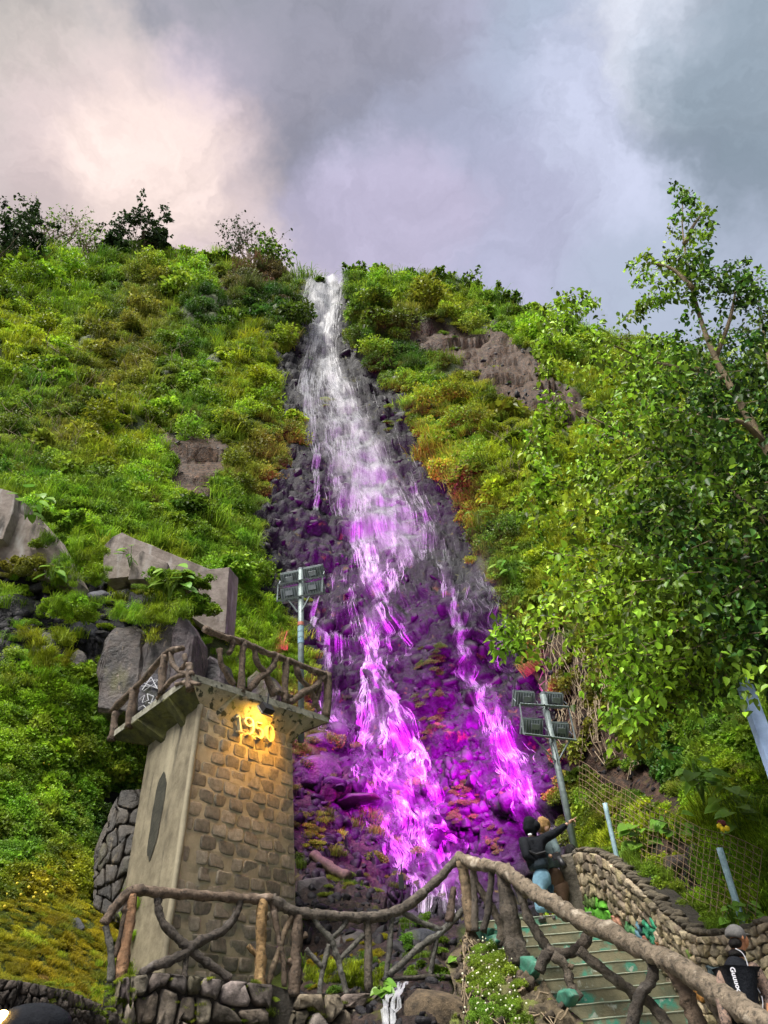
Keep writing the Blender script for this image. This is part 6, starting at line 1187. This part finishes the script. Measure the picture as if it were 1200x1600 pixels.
skinbody('jacket_skirt', {'a': (J(838, 1338), (.205, .185)), 'b': (J(841, 1352), (.215, .195)), 'c': (J(843, 1362), (.21, .19))}, [('a', 'b'), ('b', 'c')], M['bluecloth'], P1, 2)
ell(P1, 'hood', J(829, 1291), (.14, .15, .165), M['blackcloth'], None, .3); ell(P1, 'hood_peak', J(837, 1290, -.05), (.08, .09, .09), M['blackcloth'], None, .1)
ell(P1, 'face', J(841, 1292, .03), (.05, .07, .085), M['skin'])
skinbody('jeans', {'belt': (J(844, 1354), (.16, .14)), 'hip': (J(846, 1368), (.17, .15)), 'tR': (J(853, 1382), .12), 'kR': (J(856, 1402), .10), 'aR': (J(861, 1428), .095), 'tL': (J(842, 1384, -.06), .12), 'kL': (J(843, 1404, -.1), .10), 'aL': (J(847, 1428, -.1), .10)}, [('belt', 'hip'), ('hip', 'tR'), ('tR', 'kR'), ('kR', 'aR'), ('hip', 'tL'), ('tL', 'kL'), ('kL', 'aL')], M['jeans'], P1, 2, 'hip')
for q in (J(864, 1436, -.04), J(847, 1437, -.16)): ell(P1, 'shoe', q, (.06, .13, .05), M['shoe'])
ell(P1, 'shoulder_patch', J(828, 1304, -.2), (.035, .012, .022), M['white'])
hand(P1, jb['wrR'][0], jb['wrR'][0]-jb['elR'][0], np.array([0, 0, 1.]), 1.05, M['skin'], .9, True)
v, f = tube([J(826, 1330, -.2), J(838, 1335, -.22), J(852, 1331, -.18)], .02, 6); ob('strap', v, f, M['black'], P1)
# second person
P2 = thing('person', 'fair-haired person in a grey green jacket and brown trousers holding a camera', 'person', tuple(J(872, 1436, .3)))
j2 = {'hip': (J(866, 1372, .3), .14), 'waist': (J(862, 1350, .3), .13), 'chest': (J(856, 1325, .3), .15), 'neck': (J(850, 1307, .3), .055), 'head': (J(849, 1296, .3), .09), 'crown': (J(849, 1287, .3), .08), 'shR': (J(864, 1314, .2), .07), 'elR': (J(872, 1335, .1), .05), 'wrR': (J(868, 1339, -.1), .032), 'shL': (J(845, 1315, .35), .07),
      'elL': (J(850, 1335, .2), .05), 'wrL': (J(862, 1338, -.05), .032), 'kR': (J(880, 1400, .2), .07), 'aR': (J(884, 1430, .35), .045), 'fR': (J(888, 1436, .25), .04), 'kL': (J(866, 1403, .3), .07), 'aL': (J(870, 1432, .3), .045), 'fL': (J(872, 1438, .2), .04)}
skinbody('body', j2, ed_, M['skin'], P2, 2, 'hip')
skinbody('jacket', {'hem': (J(863, 1360, .3), .165), 'waist': (J(861, 1345, .3), .165), 'chest': (J(857, 1323, .3), .175), 'neck': (J(851, 1309, .3), .09), 'shR': (J(864, 1314, .2), .09), 'elR': (J(872, 1334, .1), .065), 'wrR': (J(866, 1339, -.06), .045), 'shL': (J(845, 1316, .35), .09), 'elL': (J(849, 1336, .2), .065), 'wrL': (J(860, 1339, 0), .045)}, [('hem', 'waist'), ('waist', 'chest'), ('chest', 'neck'), ('chest', 'shR'), ('shR', 'elR'), ('elR', 'wrR'), ('chest', 'shL'), ('shL', 'elL'), ('elL', 'wrL')], M['greycloth'], P2, 2, 'chest')
skinbody('trousers', {'belt': (J(864, 1354, .3), .15), 'hip': (J(866, 1368, .3), .155), 'tR': (J(873, 1382, .25), .11), 'kR': (J(880, 1400, .2), .095), 'aR': (J(884, 1428, .35), .075), 'tL': (J(864, 1384, .3), .11), 'kL': (J(866, 1403, .3), .09), 'aL': (J(869, 1430, .3), .08)}, [('belt', 'hip'), ('hip', 'tR'), ('tR', 'kR'), ('kR', 'aR'), ('hip', 'tL'), ('tL', 'kL'), ('kL', 'aL')], M['brown'], P2, 2, 'hip')
ell(P2, 'hair', J(849, 1289, .28), (.12, .135, .14), M['hair'], None, .4); ell(P2, 'face', J(853, 1294, .22), (.06, .06, .08), M['skin'])
for q in (J(886, 1434, .3), J(870, 1437, .22)): ell(P2, 'shoe', q, (.05, .12, .045), M['shoe'])
hand(P2, J(864, 1339, -.08), J(872, 1338, -.12)-J(864, 1339, -.08), np.array([0, -1., .3]), 1.05, M['skin'], .7)
CMo = thing('camera', 'black camera with a lens held by the fair-haired person', 'camera', tuple(J(872, 1340, -.2)))
v, f = box(J(870, 1338, -.18), .13, .08, .10); ob('camera_body', v, f, M['black'], CMo)
lc = J(873, 1340, -.2); v, f = tube([lc, lc+np.array([.03, -.05, -.09]), lc+np.array([.05, -.08, -.16])], [.045, .045, .052], 14); ob('lens', v, f, M['black'], CMo, True)
# third person, mostly hidden by the end of the wall
P4 = thing('person', 'person in black almost hidden behind the end of the rubble wall', 'person', tuple(J(905, 1432, .75)))
Y4 = 1.0
skinbody('body', {k: (np.array(v0[0])+J(910, 1412, Y4)-J(866, 1372, .3), v0[1]) for k, v0 in j2.items()}, ed_, M['skin'], P4, 2, 'hip')
sh = J(910, 1412, Y4)-J(866, 1372, .3)
skinbody('dark_coat', {'hem': (J(863, 1385, .3)+sh, .17), 'waist': (J(861, 1350, .3)+sh, .17), 'chest': (J(857, 1325, .3)+sh, .18), 'neck': (J(851, 1309, .3)+sh, .10), 'shR': (J(864, 1314, .2)+sh, .10), 'elR': (J(872, 1334, .1)+sh, .08), 'wrR': (J(868, 1340, -.1)+sh, .06), 'shL': (J(845, 1316, .35)+sh, .10), 'elL': (J(849, 1336, .2)+sh, .08), 'wrL': (J(861, 1339, -.05)+sh, .06)}, [('hem', 'waist'), ('waist', 'chest'), ('chest', 'neck'), ('chest', 'shR'), ('shR', 'elR'), ('elR', 'wrR'), ('chest', 'shL'), ('shL', 'elL'), ('elL', 'wrL')], M['blackcloth'], P4, 2, 'chest')
ell(P4, 'hair', J(849, 1291, .26)+sh, (.12, .14, .15), M['blackhair'])
skinbody('trousers', {'hip': (J(866, 1368, .3)+sh, .155), 'kR': (J(880, 1400, .2)+sh, .1), 'kL': (J(866, 1403, .3)+sh, .1)}, [('hip', 'kR'), ('hip', 'kL')], M['blackcloth'], P4, 2)
# man with the cap, bottom right
YM = 8.8
def Jm(x, y, dy=0.): return P(x, y, YM+dy)
P3 = thing('person', 'person in a grey cap and black vest with mottled sleeves, back turned, lower right', 'person', tuple(Jm(1160, 1600)-np.array([0, 0, .9])))
base3 = Jm(1158, 1640); dz = lambda z: base3+np.array([0, 0, z])
fz = ZL-RISE*17
j3 = {'hip': (base3+np.array([0, 0, -.05]), .17), 'waist': (Jm(1158, 1590), .16), 'chest': (Jm(1150, 1535), .17), 'neck': (Jm(1154, 1492), .06), 'head': (Jm(1154, 1472), .085), 'crown': (Jm(1152, 1460), .08), 'shR': (Jm(1174, 1508), .08), 'elR': (Jm(1196, 1550), .055), 'wrR': (Jm(1206, 1590, -.2), .035), 'shL': (Jm(1132, 1516), .08), 'elL': (Jm(1126, 1556, -.1), .055), 'wrL': (Jm(1138, 1612, -.2), .03),
      'kR': (np.array([base3[0]+.12, base3[1], base3[2]-.45]), .08), 'aR': (np.array([base3[0]+.14, base3[1], fz+.08]), .05), 'fR': (np.array([base3[0]+.16, base3[1]+.12, fz+.04]), .045), 'kL': (np.array([base3[0]-.12, base3[1], base3[2]-.45]), .08), 'aL': (np.array([base3[0]-.14, base3[1], fz+.08]), .05), 'fL': (np.array([base3[0]-.12, base3[1]+.12, fz+.04]), .045)}
skinbody('body', j3, ed_, M['skin2'], P3, 2, 'hip')
ax3 = dict(hem=(Jm(1164, 1628), (.205, .17)), waist=(Jm(1162, 1590), (.235, .17)), mid=(Jm(1156, 1550), (.235, .165)), chest=(Jm(1151, 1524), (.215, .15)), yoke=(Jm(1152, 1508), (.15, .12)), neck=(Jm(1153, 1494), .075))
skinbody('vest', ax3, [('hem', 'waist'), ('waist', 'mid'), ('mid', 'chest'), ('chest', 'yoke'), ('yoke', 'neck')], M['blackcloth'], P3, 3, 'mid')
skinbody('sleeve', {'a': (Jm(1166, 1506), .085), 'b': (Jm(1180, 1520, .02), .085), 'c': (Jm(1196, 1552, .0), .075), 'd': (Jm(1208, 1592, -.15), .055)}, [('a', 'b'), ('b', 'c'), ('c', 'd')], M['camo'], P3, 3)
skinbody('sleeve', {'a': (Jm(1138, 1514), .075), 'b': (Jm(1130, 1528, 0), .07), 'c': (Jm(1126, 1556, -.08), .06), 'd': (Jm(1137, 1608, -.2), .055)}, [('a', 'b'), ('b', 'c'), ('c', 'd')], M['camo'], P3, 3)
skinbody('trousers', {'hip': (base3+np.array([0, 0, -.02]), .19), 'kR': (j3['kR'][0], .11), 'aR': (j3['aR'][0], .09), 'kL': (j3['kL'][0], .11), 'aL': (j3['aL'][0], .09)}, [('hip', 'kR'), ('kR', 'aR'), ('hip', 'kL'), ('kL', 'aL')], M['blackcloth'], P3, 2)
for q in ('fR', 'fL'): ell(P3, 'shoe', j3[q][0], (.06, .14, .05), M['shoe'])
sM = mpp(Jm(1150, 1465))
ell(P3, 'face', Jm(1160, 1470, .02), (8*sM, .095, 11.5*sM), M['skin2']); ell(P3, 'ear', Jm(1160, 1465, -.095), (2.2*sM, .02, 4*sM), M['skin2']); ell(P3, 'hair', Jm(1149, 1474, -.02), (10*sM, .085, 8*sM), M['blackhair'], None, .1)
ell(P3, 'nose', Jm(1168, 1470, .06), (2*sM, .02, 2.5*sM), M['skin2'])
v_, f_ = ico(3); vv = v_.copy(); vv[:, 2] = np.maximum(vv[:, 2], -.35); ob('cap', (vv*np.array([15*sM, .12, 15*sM]))@np.array(Matrix.Rotation(math.radians(18), 3, 'Y')).T+Jm(1149, 1461), [tuple(q) for q in f_], M['cap'], P3, True)
v_, f_ = ico(2); ob('cap_brim', (v_*np.array([.05, .07, .012]))+Jm(1163, 1461, .1), [tuple(q) for q in f_], M['cap'], P3, True)
ell(P3, 'collar', Jm(1152, 1490), (.085, .085, .05), M['blackhair'])
def onback(pp, r_, mat, nm='piping', off=-.2): v, f = tube(smoothpath([Jm(a, b_, off) for a, b_ in pp], 4), r_, 5); ob(nm, v, f, mat, P3, True)
onback([(1149, 1482), (1160, 1489), (1167, 1503), (1172, 1522), (1180, 1538), (1188, 1552)], .005, M['white'], off=-.13); onback([(1190, 1556), (1192, 1570), (1190, 1600)], .005, M['white'], off=-.14)
tx = bpy.data.curves.new('lettering', 'FONT'); tx.body = 'Guuuoo'; tx.size = .065; tx.extrude = .002; tx.offset = .002; tx.materials.append(M['white']); to = link('lettering', tx, P3)
pa, pb_ = Jm(1140, 1511, -.23), Jm(1149, 1540, -.25); xd = V(pb_-pa).normalized(); yd = V(CR)*1.0; yd = (yd-xd*yd.dot(xd)).normalized(); zd = xd.cross(yd)
tm = bpy.data.meshes.new_from_object(to); bpy.data.objects.remove(to); to = link('lettering', tm, P3)
to.matrix_basis = Matrix.Translation(V(pa)-V(origin_of(P3))) @ Matrix(((xd[0], yd[0], zd[0], 0), (xd[1], yd[1], zd[1], 0), (xd[2], yd[2], zd[2], 0), (0, 0, 0, 1)))
